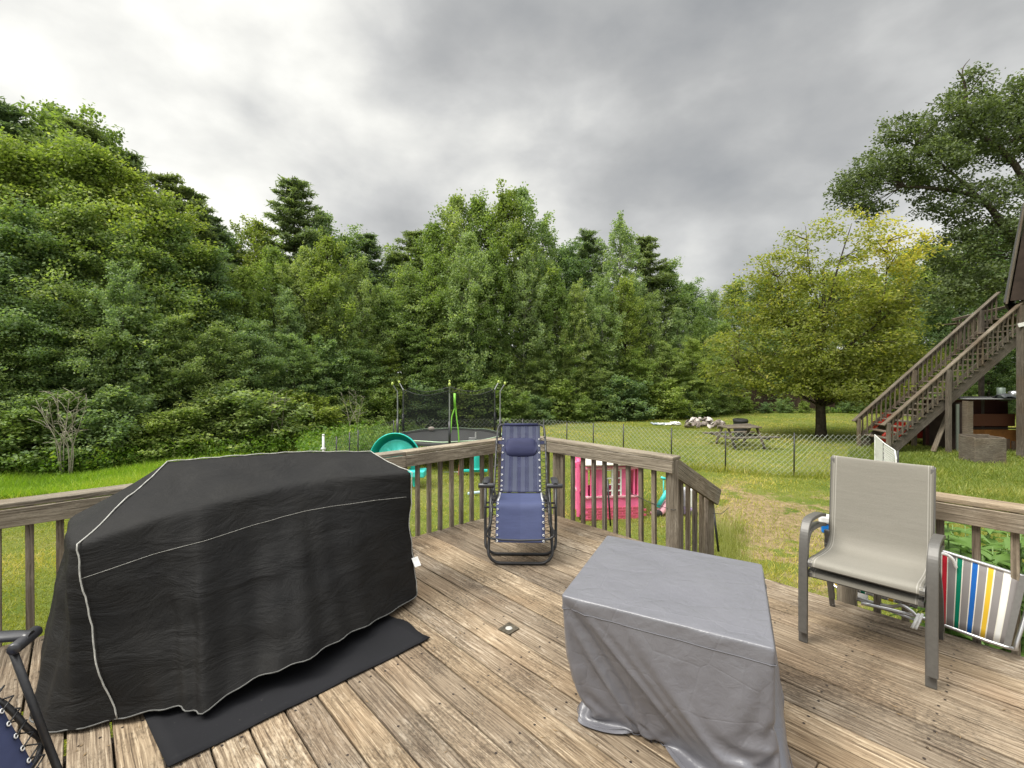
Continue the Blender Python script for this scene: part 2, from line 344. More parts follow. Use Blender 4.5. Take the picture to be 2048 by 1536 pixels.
wv = m.noise(o, 650, 2, .7); a = m.noise(m.mapping(o, (1, 2, 6)), 4, 5, .6, .4)
c = m.mix(m.ramp(wv, [(.35, 0.0), (.65, 1.0)]), (.155, .146, .122), (.228, .216, .185)); c = m.mix(m.math('MULTIPLY', a, .35), c, (.30, .28, .245)); c = m.mix(m.math('MULTIPLY', m.math('ADD', ln, l2), .5), c, (.48, .46, .42))
m.bsdf(c, .75, 0, .3, m.bump(m.math('ADD', a, m.math('MULTIPLY', wv, .25)), .2, .01)); M['taupe'] = m.m
m = NT('rainbow_stripe_cloth'); uv = m.coord('UV'); sx = m.n('ShaderNodeSeparateXYZ'); m.l(uv, sx.inputs[0])
g = (.21, .195, .19); wht = (.62, .60, .52)
st = []; cols = [(.55, .36, .03), (.46, .015, .03), (.0, .16, .09), (.01, .10, .36), (.58, .37, .03), (.62, .62, .60)]
x = 0.0
for i, cc in enumerate(cols):
    a0 = .03 + i * .163
    st += [(a0 - .028 if i else 0.0, g), (a0, wht), (a0 + .012, cc), (a0 + .068, wht), (a0 + .08, g)]
st = [(max(0, min(1, p)), c) for p, c in st]
m.bsdf(m.ramp(sx.outputs[0], st, 'CONSTANT'), .8, 0, .2, m.bump(m.noise(m.coord('Object'), 400, 2, .6), .2, .003)); M['rainbow'] = m.m
# ================================================================ settle the loose cloth of the grey cover (run once, before anything else stands in the scene)
A, B_, C_, D_ = Vector((.218, 2.133, .6)), Vector((.577, 2.91, .6)), Vector((1.29, 2.474, .6)), Vector((.943, 1.72, .6)); cc = (A + B_ + C_ + D_) / 4
from mathutils import noise as mn
def gtop(s):
    e = int(s) % 4; t = s - int(s); P4 = [A, D_, C_, B_]; return P4[e].lerp(P4[(e + 1) % 4], t)
def settle_skirt(n1, rows, slack, last):
    n = 4 * n1; vs = []; fs = []
    for r in range(rows + 1):
        f = r / rows
        for k in range(n):
            p = gtop(k / n1); out = p - cc; out.z = 0; out.normalize(); q = p + out * .035 * f; q.z = .6 - f * .6 * slack
            if 0 < r < rows: q += Vector((mn.noise(q * 7), mn.noise(q * 7 + Vector((5, 0, 0))), 0)) * .008
            vs.append(q)
    for r in range(rows):
        for k in range(n): k2 = (k + 1) % n; fs.append((r * n + k, r * n + k2, (r + 1) * n + k2, (r + 1) * n + k))
    def hem(s):
        e = int(s) % 4; t = s - int(s); Q = [A + (cc - A) * .13, D_ - (cc - D_) * .17, C_ - (cc - C_) * .09, B_.copy()]
        p = Q[e].lerp(Q[(e + 1) % 4], t); p.z = .012
        if e == 0:
            inw = cc - (A + D_) / 2; inw.z = 0; inw.normalize(); al = (D_ - A).normalized()
            p = p + inw * .20 * math.exp(-((t - .38) / .20) ** 2) - al * .085 * math.sin((t - .38) * 6.28) * math.exp(-((t - .38) / .4) ** 2)
        return p
    def mesh_ob(nm, v, f): me = bpy.data.meshes.new(nm); me.from_pydata([tuple(p) for p in v], [], f); o = bpy.data.objects.new(nm, me); COL.objects.link(o); return o
    ob = mesh_ob('settling_cloth', vs, fs); g = ob.vertex_groups.new(name='pin'); g.add(list(range(2 * n)), 1, 'REPLACE'); g.add(list(range(rows * n, (rows + 1) * n)), 1, 'REPLACE')
    ob.shape_key_add(name='Basis'); kb = ob.shape_key_add(name='hem')
    for k in range(n): kb.data[rows * n + k].co = hem(k / n1)
    kb.value = 0; kb.keyframe_insert('value', frame=1); kb.value = 1; kb.keyframe_insert('value', frame=40)
    ins = [cc + (p - cc) * .93 for p in (A, D_, C_, B_)]
    tb_ = mesh_ob('settling_table', [Vector((p.x, p.y, .585)) for p in ins] + [Vector((cc.x + (p.x - cc.x) * .70, cc.y + (p.y - cc.y) * .70, 0)) for p in ins], [(0, 1, 2, 3), (7, 6, 5, 4)] + [(i, 4 + i, 4 + (i + 1) % 4, (i + 1) % 4) for i in range(4)])
    fl_ = mesh_ob('settling_floor', [Vector((-3, -3, 0)), Vector((5, -3, 0)), Vector((5, 6, 0)), Vector((-3, 6, 0))], [(0, 1, 2, 3)])
    for o in (tb_, fl_): o.modifiers.new('c', 'COLLISION'); o.collision.thickness_outer = .008
    cm = ob.modifiers.new('cl', 'CLOTH'); q = cm.settings; q.quality = 8; q.mass = .15; q.tension_stiffness = q.compression_stiffness = 40; q.shear_stiffness = 20; q.bending_stiffness = .25; q.vertex_group_mass = 'pin'; q.air_damping = 1.5
    cm.collision_settings.use_self_collision = True; cm.collision_settings.self_distance_min = .006; cm.collision_settings.distance_min = .008; cm.point_cache.frame_end = last; sc.frame_end = last
    for f in range(1, last + 1): sc.frame_set(f)
    ev = ob.evaluated_get(bpy.context.evaluated_depsgraph_get()); m2 = ev.to_mesh(); co = np.array([tuple(v.co) for v in m2.vertices]).reshape(rows + 1, n, 3); ev.to_mesh_clear()
    for o in (ob, tb_, fl_): bpy.data.objects.remove(o, do_unlink=True)
    sc.frame_set(1); return co
try: SK = settle_skirt(44, 34, 1.12, 64)
except Exception as ex_:
    print('cloth not settled', ex_); SK = np.array([[tuple(gtop(k / 44) - Vector((0, 0, .59 * r / 34))) for k in range(176)] for r in range(35)])
# ================================================================ ground
UX, UY = -0.673, 0.740          # board direction (away-left)
VX, VY = 0.740, 0.673           # along the left railing (away-right)
def uv2(u, v, z=0.0): return Vector((UX * u + VX * v, UY * u + VY * v, z))
EU, EV = 4.031 * 0.9412 + .237, 3.912 * 0.9412 + .228   # placeholder, fixed below
Cx, Cy = 0.182, 5.613
EU = UX * Cx + UY * Cy; EV = VX * Cx + VY * Cy
GZ = -1.15
m = NT('lawn_ground'); W = m.pos()
big = m.noise(W, .35, 4, .6); mid = m.noise(W, 2.2, 5, .65); fine = m.noise(W, 26, 4, .7)
gcol = m.ramp(m.math('ADD', m.math('MULTIPLY', big, .5), m.math('MULTIPLY', mid, .5)), [(.36, (.075, .125, .018)), (.5, (.16, .19, .04)), (.62, (.25, .235, .08))])
gcol = m.mix(m.ramp(fine, [(.3, .0), (.7, .8)]), gcol, (.08, .10, .02))
dv = m.n('ShaderNodeVectorMath', operation='SUBTRACT'); m.l(W, dv.inputs[0]); dv.inputs[1].default_value = (4.9, 8.6, GZ)
ln = m.n('ShaderNodeVectorMath', operation='LENGTH'); m.l(m.mapping(dv.outputs[0], (.42, .30, 0)), ln.inputs[0])
dirt = m.ramp(m.math('SUBTRACT', m.math('ADD', mid, m.math('MULTIPLY', m.noise(W, .9, 3, .6), .6)), m.math('MULTIPLY', ln.outputs['Value'], .42)), [(.50, 0.0), (.60, .8)])
dcol = m.ramp(m.noise(W, 9, 5, .7), [(.3, (.15, .10, .06)), (.7, (.40, .29, .18))])
m.bsdf(m.mix(dirt, gcol, dcol), .95, 0, .1, m.bump(fine, .8, .05)); M['ground'] = m.m
g = MB(); ng = 60; rows = []
def gnoise(x, y): return 0.035 * math.sin(x * .9 + 1.3 * math.sin(y * .5)) * math.cos(y * .7) if abs(x) < 60 and y < 60 else 0
xs = [-400, -150, -60] + [-40 + i * 1.0 for i in range(0, 81)] + [60, 150, 400]
ys = [-60, -20] + [-4 + i * 1.0 for i in range(0, 61)] + [80, 150, 400]
g.grid([[(x, y, GZ + gnoise(x, y)) for x in xs] for y in ys])
tag(g.build('ground', M['ground'], smooth=True), kind='structure')

# ================================================================ deck
dk = empty('wooden_deck', uv2(1, 1, 0), 0, 'weathered brown wooden deck floor the chairs and covered grill stand on', 'deck')
def part_of(parent, o):   # meshes are modelled in world space; keep them there under a placed parent
    o.parent = parent; o.matrix_parent_inverse = Matrix.LocRotScale(parent.location, parent.rotation_euler, parent.scale).inverted(); return o
V_ = lambda x, y: Vector((x, y, 0))
PITCH = .152; v0 = .884 - PITCH * 14
b = MB(); k = 0
vv_ = v0
while vv_ < EV - .02:
    va, vb = vv_, min(vv_ + PITCH - .0095, EV + .015)
    if vb - va > .03:
        dz = random.uniform(-.0018, .0018); vc = (va + vb) / 2
        segs = [(-5.5, EU + .02 + random.uniform(-.006, .008))]
        if k % 3 == 1: j = random.uniform(-2.5, 2.0); segs = [(-5.5, j - .002), (j + .002, segs[0][1])]
        for a, c in segs:
            b.beam(uv2(a, vc, -.018 + dz), uv2(c, vc, -.018 + dz + random.uniform(-.001, .001)), vb - va, .036)
    vv_ += PITCH; k += 1
part_of(dk, b.build('decking', M['deck'], bevel=.005))
b = MB(); vv_ = v0
while vv_ < EV - .05:
    for j in range(22):
        for q in (.035, .107):
            if random.random() < .9:
                c_ = uv2(EU - .06 - j * .406 + random.uniform(-.008, .008), vv_ + q + random.uniform(-.006, .006), .0012); i = b.add([c_ + V_(.0065 * math.cos(a), .0065 * math.sin(a)) for a in [k * math.pi / 3 for k in range(6)]]); b.face(range(i, i + 6))
    vv_ += PITCH
o = part_of(dk, b.build('screw_heads', plain('rusty_screw', (.035, .025, .02), .6, .4))); o['kind'] = 'stuff'
b = MB(); b.beam(uv2(-5.5, EV - .03, -.16), uv2(EU - .02, EV - .03, -.16), .04, .24); b.beam(uv2(EU - .03, EV - .02, -.16), uv2(EU - .03, v0, -.16), .04, .24)
[b.beam(uv2(q, v0, -.11), uv2(q, EV - .06, -.11), .04, .14) for q in [EU - .45 - .406 * j for j in range(22)]]
part_of(dk, b.build('rim_joist', M['oldwood'], bevel=.004))
for uu, vv in ((EU - .1, EV - .1), (EU - .1, 1.0), (EU - .1, -.8), (1.6, EV - .1), (-1.2, EV - .1), (-4, EV - .1)):
    b = MB(); b.beam(uv2(uu, vv, GZ - .1), uv2(uu, vv, -.05), .1, .1); part_of(dk, b.build('support_post', M['oldwood'], bevel=.004))
b = MB(); b.grid([[uv2(u_, v_, GZ + .05) for u_ in (-6, EU + .05)] for v_ in (-6, EV + .05)]); tag(b.build('soil', plain('dark_soil', (.045, .035, .026), .95), solid=.02), kind='structure')
# dry bits of leaf and twig on the boards and the mat
b = MB()
for _ in range(420):
    yy = 1.75 + 3.6 * random.random() ** 1.2; xx = yy * random.uniform(-1.0, 1.1); uu, v2 = UX * xx + UY * yy, VX * xx + VY * yy
    if uu < EU - .05 and v2 < EV - .05:
        a = random.uniform(0, 6.28); L = random.uniform(.004, .016); wd_ = random.uniform(.0012, .004); c_ = V_(xx, yy) + Vector((0, 0, .003)); e_ = V_(math.cos(a), math.sin(a)); f_ = V_(-e_.y, e_.x)
        i = b.add([c_ - e_ * L, c_ + f_ * wd_, c_ + e_ * L + Vector((0, 0, .003)), c_ - f_ * wd_]); b.face((i, i + 3, i + 2, i + 1))
tag(b.build('deck_litter', plain('dry_litter', (.22, .15, .08), .9, 0, .2, .7, 60)), 'scattered dry leaf bits and twigs on the deck boards', 'litter', None, 'stuff')
# square metal patch plate on the boards
pl = MB(); P = [Vector(((x - 1024) / 960 * 1536 / (y - 740), 1536 / (y - 740), .003)) for x, y in ((996, 1260), (1018, 1246), (1039, 1258), (1018, 1271))]
i = pl.add([p + Vector((0, 0, z)) for z in (0, .004) for p in P]); pl.face((i + 4, i + 5, i + 6, i + 7)); [pl.face((i + q, i + (q + 1) % 4, i + 4 + (q + 1) % 4, i + 4 + q)) for q in range(4)]
pp = pl.build('deck_plate', plain('tarnished_plate', (.10, .085, .06), .5, .5, .5, .5, 40)); tag(pp, 'small square dark metal plate with pale centre set in the deck boards', 'plate')
c = sum(P, Vector()) / 4; q = MB(); q.lathe([(0.0, .006), (.014, .006), (.02, .0045), (.022, .003)], (c.x, c.y, .0045), 14); q.build('plate_emblem', M['piping'], pp, smooth=True)

# ================================================================ railings
RT, CAPT, FB = .832, .032, .690           # top, cap thickness, fascia bottom
def railing(name, label, pos, d, n, L0, L1, bal, posts, joint=None, capend=0):
    """pos: corner point, d: running direction, n: inward normal"""
    o = Vector((pos[0], pos[1], 0)); d = Vector((*d, 0)); n = Vector((*n, 0)); rt = empty(name, o + d * L0, 0, label, 'railing')
    b = MB(); js = [L0] + ([joint] if joint else []) + [L1]
    for a, c in zip(js[:-1], js[1:]): b.beam(o + d * (a + .001) - n * .045 + Vector((0, 0, RT - CAPT / 2)), o + d * (c - .001) - n * .045 + Vector((0, 0, RT - CAPT / 2 - .001)), .14, CAPT)
    part_of(rt, b.build('cap_board', M['rail'], bevel=.006))
    b = MB()
    for a, c in zip(js[:-1], js[1:]): b.beam(o + d * (a + .001) + n * .019 + Vector((0, 0, (FB + RT - CAPT - .004) / 2)), o + d * (c - .001) + n * .019 + Vector((0, 0, (FB + RT - CAPT - .004) / 2)), .034, RT - CAPT - .004 - FB)
    part_of(rt, b.build('rail_board', M['rail'], bevel=.004))
    for s in posts:
        b = MB(); b.beam(o + d * s - n * .048 + Vector((0, 0, -.26)), o + d * s - n * .048 + Vector((0, 0, RT - CAPT - .002)), .088, .088); part_of(rt, b.build('post', M['rail'], bevel=.005))
    for s in bal:
        j = random.uniform(-.008, .008); b = MB(); b.beam(o + d * (s + j) - n * .022 + Vector((0, 0, -.20)), o + d * (s + j * .3) - n * .022 + Vector((0, 0, RT - CAPT - .003 - random.uniform(.001, .012))), .037, .037, up=(d.x, d.y, 0))
        part_of(rt, b.build('baluster', M['bal'], bevel=.003))
    return rt
ld = (-VX, -VY); rd = (-UX, -UY)
railing('deck_railing', 'long weathered deck railing behind the black grill cover and running to the back corner', (Cx, Cy), ld, rd, .0, 6.4,
        [.14 + .1325 * i for i in range(1, 46) if abs(.14 + .1325 * i - 2.35) > .07 and abs(.14 + .1325 * i - 4.62) > .07], [.05, 2.35, 4.62], 1.62)
railing('deck_railing', 'short weathered deck railing from back corner to stair opening, before the pink playhouse', (Cx, Cy), rd, ld, .0, 1.86,
        [.155, .30, .53] + [.672 + .1385 * i for i in range(8)], [.42, 1.81])
railing('deck_railing', 'weathered deck railing behind the taupe patio chairs at the right edge', (Cx, Cy), rd, ld, 3.08, 7.6,
        [3.30 + .158 * i for i in range(27) if i not in (8, 20)], [3.13, 4.60, 6.5])
# sloping stair rail
o0 = Vector((Cx, Cy, 0)) + Vector((*rd, 0)) * 1.82; vd = Vector((VX, VY, 0)); rn = Vector((*rd, 0))
sr = empty('stair_handrail', o0, 0, 'sloping weathered handrail descending from the deck corner post to the lawn', 'handrail')
z0, z1, LL = .745, .30, .95; sl_ = (z1 - z0) / LL
b = MB(); b.beam(o0 - vd * .0 + Vector((0, 0, z0 + .02)), o0 + vd * LL + Vector((0, 0, z1)), .036, .16, up=(0, 0, 1)); part_of(sr, b.build('rail_board', M['rail'], bevel=.004))
for i in range(6):
    s = .12 + .135 * i; b = MB(); zz = z0 + sl_ * s; b.beam(o0 + vd * s - rn * .038 + Vector((0, 0, zz - 1.08)), o0 + vd * s - rn * .038 + Vector((0, 0, zz + .03)), .037, .037, up=(VX, VY, 0)); part_of(sr, b.build('baluster', M['bal'], bevel=.003))
b = MB(); b.beam(o0 + vd * .86 - rn * .066 + Vector((0, 0, GZ - .05)), o0 + vd * .86 - rn * .066 + Vector((0, 0, z0 + sl_ * .86 + .05)), .088, .088, up=(VX, VY, 0)); part_of(sr, b.build('post', M['bal'], bevel=.005))
# thin wires between the posts
b = MB(); a = o0 + Vector((0, 0, .36)); b.tube([a - rn * .42 + Vector((0, 0, .07)), a - rn * .2 + Vector((0, 0, .02)), a + rn * .03, a + rn * .04 + vd * .06], .0028, 5); b.tube([o0 + vd * .82 + Vector((0, 0, .16)), o0 + vd * .90 + rn * .05 + Vector((0, 0, .15)), o0 + vd * 1.08 + rn * .05 + Vector((0, 0, .18))], .003, 5)
tag(b.build('wire_tie', M['black_metal']), 'thin black wire twisted round the deck stair post', 'wire')
# steps down to the lawn
st = empty('deck_steps', o0 + rn * .65, 0, 'grey wooden steps going down from the deck opening to the lawn', 'steps')
for i in range(4):
    zz = -.20 - .19 * i; s = .16 + .27 * i; b = MB()
    for q in (-.07, .07): b.beam(o0 + vd * (s + q) + rn * .02 + Vector((0, 0, zz)), o0 + vd * (s + q) + rn * 1.26 + Vector((0, 0, zz)), .132, .036)
    part_of(st, b.build('tread', M['deck'], bevel=.004))
for q in (.06, 1.22):
    b = MB(); b.beam(o0 + rn * q + vd * .02 + Vector((0, 0, -.22)), o0 + rn * q + vd * 1.2 + Vector((0, 0, GZ + .03)), .036, .2); part_of(st, b.build('stringer', M['oldwood'], bevel=.003))

# ================================================================ grill cover
GH = Vector((-.724, .69, 0))
cols = []   # (bottom, rim, ridge_t)
def V(*a): return Vector(a)
cl = [
 (V(-1.775, 2.16, .03), V(-2.0, 2.2, .80), 0.0), (V(-1.56, 2.20, .05), V(-1.82, 2.385, .85), .02), (V(-1.42, 2.19, .045), V(-1.635, 2.54, .885), .12),
 (V(-1.27, 2.35, .09), V(-1.475, 2.745, .892), .30), (V(-1.07, 2.46, .11), V(-1.31, 2.96, .905), .50), (V(-.93, 2.72, .10), V(-1.13, 3.09, .905), .70), (V(-.80, 3.02, .055), V(-.95, 3.20, .905), .88),
 (V(-.655, 3.33, .05), V(-.70, 3.34, .885), 1.0), (V(-.80, 3.56, .05), V(-.83, 3.52, .87), 1.0), (V(-1.05, 3.78, .05), V(-1.05, 3.72, .86), 1.0),
 (V(-1.5, 3.36, .05), V(-1.47, 3.36 + .02, .95), .5), (V(-2.0, 2.95, .05), V(-2.1, 2.93, .93), .1), (V(-2.36, 2.55, .03), V(-2.40, 2.61, .80), 0.0),
 (V(-2.37, 2.44, .02), V(-2.36, 2.55, .80), 0.0), (V(-2.20, 2.20, .02), V(-2.20, 2.36, .80), 0.0), (V(-1.985, 2.10, .02), V(-2.06, 2.24, .80), 0.0)]
RG = [V(-2.06, 2.87, 1.05), V(-1.78, 3.09, 1.045), V(-1.47, 3.33, 1.03), V(-1.06, 3.60, .985)]
def ridge(t):
    t *= 3; i = min(2, int(t)); return RG[i].lerp(RG[i + 1], t - i)
def cyc(vals, x):
    n = len(vals); i = int(math.floor(x)); t = x - i; a, b, c, d = (vals[(i + q) % n] for q in (-1, 0, 1, 2))
    return 0.5 * ((2 * b) + (c - a) * t + (2 * a - 5 * b + 4 * c - d) * t * t + (3 * b - a - 3 * c + d) * t ** 3)
bots = [c[0] for c in cl]; rims = [c[1] for c in cl]; rts = [c[2] for c in cl]; nC = len(cl)
from mathutils import noise as mn
cen = V(-1.5, 2.95, .4)
def gsurf(x, r, off=0.0):
    """x column (cyclic), r 0..1 hem to rim, 1..2 rim to ridge"""
    i = int(math.floor(x)); t = x - i; fb = cyc(bots, x) * .7 + bots[i % nC].lerp(bots[(i + 1) % nC], t) * .3
    fr = cyc(rims, x) * .1 + rims[i % nC].lerp(rims[(i + 1) % nC], t) * .9
    rt = rts[i % nC] * (1 - t) + rts[(i + 1) % nC] * t; rg = ridge(max(0, min(1, rt)))
    if r <= 1:
        p = fb.lerp(fr, r); bl = math.sin(r * math.pi); outw = (p - cen); outw.z = 0; outw.normalize()
        fold = .010 * math.sin(x * 9.5 + r * 2.2) * (1 - r) ** .7 + .016 * math.sin(x * 3.3 + 1.0 + .8 * r) * bl + .010 * math.sin(x * 1.9 + 5 * r) * bl + .030 * math.exp(-((x - 2.15) / .22) ** 2) * (1 - .3 * r)
        p = p + outw * (fold - .012 * bl)
    else:
        q = r - 1; p = fr.lerp(rg, q); outw = Vector((0, 0, 1)); p.z -= .02 * math.sin(q * math.pi) * (1 - abs(rt - .5))
    s = p * 3.0; nn = mn.noise(V(s.x, s.y * 1.0, s.z * 2.2)) * .016 + mn.noise(V(p.x * 9, p.y * 9, p.z * 16)) * .006 + mn.noise(V(p.x * 5 + 9, p.y * 5, p.z * 24)) * .004
    edge = min(1, abs(r - 2) * 4) if r > 1 else 1
    p = p + outw * (nn * edge + off); return p
gc = empty('grill_cover', (-1.5, 2.95, 0), 0, 'black fitted cloth cover with grey piping draped over a large grill on the left', 'grill cover')
b = MB(); rws = []
for r in [i / 22 for i in range(0, 23)] + [1 + i / 9 for i in range(1, 10)]:
    rws.append([gsurf(c / 8, r) for c in range(nC * 8)])
b.grid(rws, closed=True); part_of(gc, b.build('cover_cloth', M['grillcloth'], smooth=True, subsurf=1))
def pipe(name, pts, r, mat, flat=.45):
    b = MB(); b.tube(pts, r, 7); return part_of(gc, b.build(name, mat, smooth=True))
pipe('piping', [gsurf(0, r / 30, .004) for r in range(0, 31)] + [gsurf(0, 1 + r / 14, .004) for r in range(1, 15)], .0034, M['piping'])
pipe('piping', [ridge(i / 24) + V(0, 0, .004 + .003 * math.sin(i * 1.9)) for i in range(25)] + [gsurf(7, 2 - r / 14, .004) for r in range(1, 15)] + [gsurf(7, 1 - r / 30, .004) for r in range(1, 31)], .0034, M['piping'])
pipe('piping', [gsurf(c / 8, 0, .002) for c in range(-18, 8 * 8)], .0032, M['pipdark'])
pipe('stitching', [gsurf(c / 8, .805, .002) for c in range(0, 56)], .0010, M['piping'])
pipe('stitching', [gsurf(-.6, r / 20, .003) for r in range(3, 19)], .0012, M['pipdark'])
b = MB(); a = gsurf(7, .30, .012); b.beam(a, a + V(.03, -.03, -.05), .05, .002); part_of(gc, b.build('care_tag', M['white_plastic']))

# black mat under it
b = MB(); F = V(-.486, 2.844, 0); dr = V(-.693, -.72, 0); sw = V(-.737, .676, 0)
gr_ = []
for i in range(24):
    row = []
    for j in range(16):
        p = F + dr * (1.285 * i / 23) + sw * (.85 * j / 15)
        z = .009 + .003 * math.sin(i * .9 + j * .5) + (.006 if i == 0 and j < 6 else 0)
        if i == 0: p = p + dr * (.012 * math.sin(j * 1.1))
        row.append(p + V(0, 0, z))
    gr_.append(row)
b.grid(gr_); mt = b.build('grill_mat', M['blackmat'], smooth=True, solid=.005); tag(mt, 'flat black rubber mat on the deck boards under the grill cover', 'mat')

# ================================================================ grey square cover
gt = empty('patio_table_cover', (cc.x, cc.y, 0), 0, 'light grey creased polyester cover over a square table in the foreground', 'table cover')
b = MB(); rws = []; N1 = 44
for k in range(0, 14):
    f = k / 14 + .01; rws.append([cc.lerp(gtop(q / N1), f) + V(0, 0, .003 + .004 * mn.noise(cc.lerp(gtop(q / N1), f) * 4.5) - .003 * (f > .8)) for q in range(4 * N1)])
rws.append([cc.lerp(gtop(q / N1), .985) for q in range(4 * N1)])
for r in range(0, 35): rws.append([V(*SK[r, q]) for q in range(4 * N1)])
b.grid(rws, closed=True); b.face(list(range(4 * N1))[::-1])
part_of(gt, b.build('cover_cloth', M['greypoly'], smooth=True, subsurf=1))
b = MB()
def skout(r, q, off): p = V(*SK[r, q % 176]); o_ = (p - cc); o_.z = 0; return p + o_.normalized() * off
b.tube([skout(3, q, .0015) for q in range(176)], .0018, 5, closed=True); b.tube([skout(33, q, .0015) for q in range(176)], .0018, 5, closed=True)
part_of(gt, b.build('seam', plain('grey_seam', (.10, .10, .115), .6)))

# ================================================================ zero gravity lounge chairs
def zchair(label, group, loc, rz):
    t = empty('lounge_chair', loc, rz, label, 'lounge chair', group)
    def U(name, xt, yt, zt, xb, yb, r=.0125, rc=.10):
        p = [(-xt, yt, zt), (-xt - (xb - xt) * .5, yt + (yb - yt) * .5, zt * .5), (-xb, yb + (yt - yb) * rc / zt, rc)]
        cor = [(-xb + rc * (1 - math.cos(a)), yb, rc * (1 - math.sin(a)) + .013) for a in [R_(x) for x in (20, 45, 70, 90)]]
        pts = p + cor + [(-q[0], q[1], q[2]) for q in (p + cor)[::-1]]
        b = MB(); b.tube(pts, r, 10); return b.build(name, M['black_metal'], t, smooth=True)
    U('front_leg_frame', .245, .16, .62, .265, .0)
    U('rear_leg_frame', .315, .36, .62, .305, .20)
    # seat/back side frames
    back = [(.245, .46, .47), (.243, .56, .62), (.238, .78, .90), (.230, .90, 1.015)]
    b = MB(); top = [(.205, .918, 1.038), (.17, .924, 1.046)]
    pts = [(-x, y, z) for x, y, z in back + top] + [(x, y, z) for x, y, z in (back + top)[::-1]]
    b.tube(smooth_path(pts, 4), .0105, 9); b.build('back_frame', M['black_metal'], t, smooth=True)
    b = MB(); leg = [(.235, .50, .455), (.235, .16, .485), (.237, .05, .47), (.238, -.03, .36), (.242, -.066, .240)]
    pts = [(-x, y, z) for x, y, z in leg] + [(x, y, z) for x, y, z in leg[::-1]]
    b.tube(smooth_path(pts, 4), .0105, 9); b.build('seat_frame', M['black_metal'], t, smooth=True)
    b = MB()
    for y, z in ((.40, .40), (.22, .41)): b.tube([(-.31, y, z), (.31, y, z)], .009, 8)
    b.build('cross_bar', M['black_metal'], t, smooth=True)
    for s in (-1, 1):
        b = MB(); rws = []
        for i in range(13):
            y = .10 + .25 * i / 12; zz = .632 + .012 * math.sin(i / 12 * math.pi); ww = .022 + .010 * math.sin(min(1, i / 4) * math.pi / 2)
            rws.append([(s * .295 + ww * math.cos(a), y, zz + .016 * math.sin(a)) for a in [2 * math.pi * k / 12 for k in range(12)]])
        b.grid(rws, closed=True); b.face(range(12)); b.face([12 * 12 + k for k in range(12)][::-1]); ar = b.build('armrest', M['black_plastic'], t, smooth=True)
        b = MB(); b.tube([(s * .22, .115, .622), (s * .23, .115, .622), (s * .35, .115, .622), (s * .356, .115, .622)], [.017, .021, .021, .015], 14); b.build('arm_end_cap', M['black_plastic'], ar, smooth=True)
    # cloth: back (mesh) and seat + leg rest (solid)
    def cloth(name, prof, hw, mat, sag, n=10):
        P = smooth_path(prof, 5); rws = [[V(hw * (2 * c / n - 1), p.y, p.z) + V(0, .35, -1).normalized() * sag * (1 - (2 * c / n - 1) ** 2) * math.sin(math.pi * (i + .5) / len(P)) for c in range(n + 1)] for i, p in enumerate(P)]
        b = MB(); b.grid(rws[::-1]); return b.build(name, mat, t, smooth=True, solid=.003), P
    bc, PB = cloth('back_cloth', [(0, .44, .485), (0, .54, .60), (0, .70, .80), (0, .86, .975), (0, .918, 1.04)], .190, M['blue_mesh'], .02)
    sc_, PS = cloth('seat_cloth', [(0, .46, .475), (0, .30, .475), (0, .12, .50), (0, .035, .492), (0, -.01, .40), (0, -.05, .30), (0, -.082, .212)], .200, M['blue_solid'], .014)
    b = MB(); b.tube([(-.17, .924, 1.045), (.17, .924, 1.045)], .016, 10); b.build('top_hem', M['blue_pillow'], bc, smooth=True)
    b = MB(); rws = []
    for i in range(17):
        x = -.155 + .31 * i / 16; e = (1 - abs(2 * i / 16 - 1) ** 6) ** .5 * .9 + .1; rws.append([(x, .785 - .018 + .050 * e * math.cos(a) * .8 - .030 + .06 * math.sin(a) * .6, .845 + .088 * e * math.sin(a)) for a in [2 * math.pi * k / 14 for k in range(14)]])
    b.grid(rws, closed=True); b.face(range(14)); b.face([16 * 14 + k for k in range(14)][::-1]); pw = b.build('head_pillow', M['blue_pillow'], t, smooth=True)
    for s in (-1, 1):
        b = MB(); b.strip([(s * .15, .775, .875), (s * .20, .79, .885), (s * .252, .80, .888)], (0, .5, .7), .035, .004); b.build('pillow_strap', M['blue_pillow'], pw)
    for s in (-1, 1):
        g_ = MB(); l_ = MB(); cnt = 0
        def lace(P, frx, i0, i1, hw):
            nonlocal cnt
            n = 9
            idx = [i0 + (i1 - i0) * k / (n - 1) for k in range(n)]; last = None
            for q in idx:
                j = min(int(q), len(P) - 2); p = P[j].lerp(P[j + 1], q - j); tt = (P[j + 1] - P[j]).normalized(); nn = V(0, tt.z, -tt.y); nn = nn if nn.y < 0 else -nn
                if nn.z < 0 and abs(nn.z) > abs(nn.y): nn = -nn
                gp = V(s * (hw - .012), p.y, p.z) + nn * .005
                ring = [gp + V(math.cos(a), 0, 0) * .007 + tt * math.sin(a) * .007 for a in [2 * math.pi * k / 10 for k in range(10)]]
                g_.tube(ring, .0022, 5, closed=True)
                fp = V(s * frx, p.y, p.z)
                l_.tube([gp, fp + V(0, 0, .018) + nn * .01], .0028, 5); l_.tube([gp, fp - V(0, 0, .018) - nn * .01], .0028, 5)
                if last is not None: l_.tube([last, fp + V(0, 0, .018) + nn * .01], .0028, 5)
                last = fp - V(0, 0, .018) - nn * .01
        lace(PB, .240, 1, 13, .19); lace(PS, .238, 10.5, len(PS) - 2, .20)
        if True: lace(PS, .236, 1, 10, .20)
        g_.build('eyelets', M['white_plastic'], t, smooth=True); l_.build('lacing_cord', M['black_metal'], t, smooth=True)
    return t
zc1 = zchair('dark blue reclining mesh lounge chair standing upright at the back corner of the deck', 'blue lounge chairs on the deck', (.068, 3.94, 0), R_(-1.5))
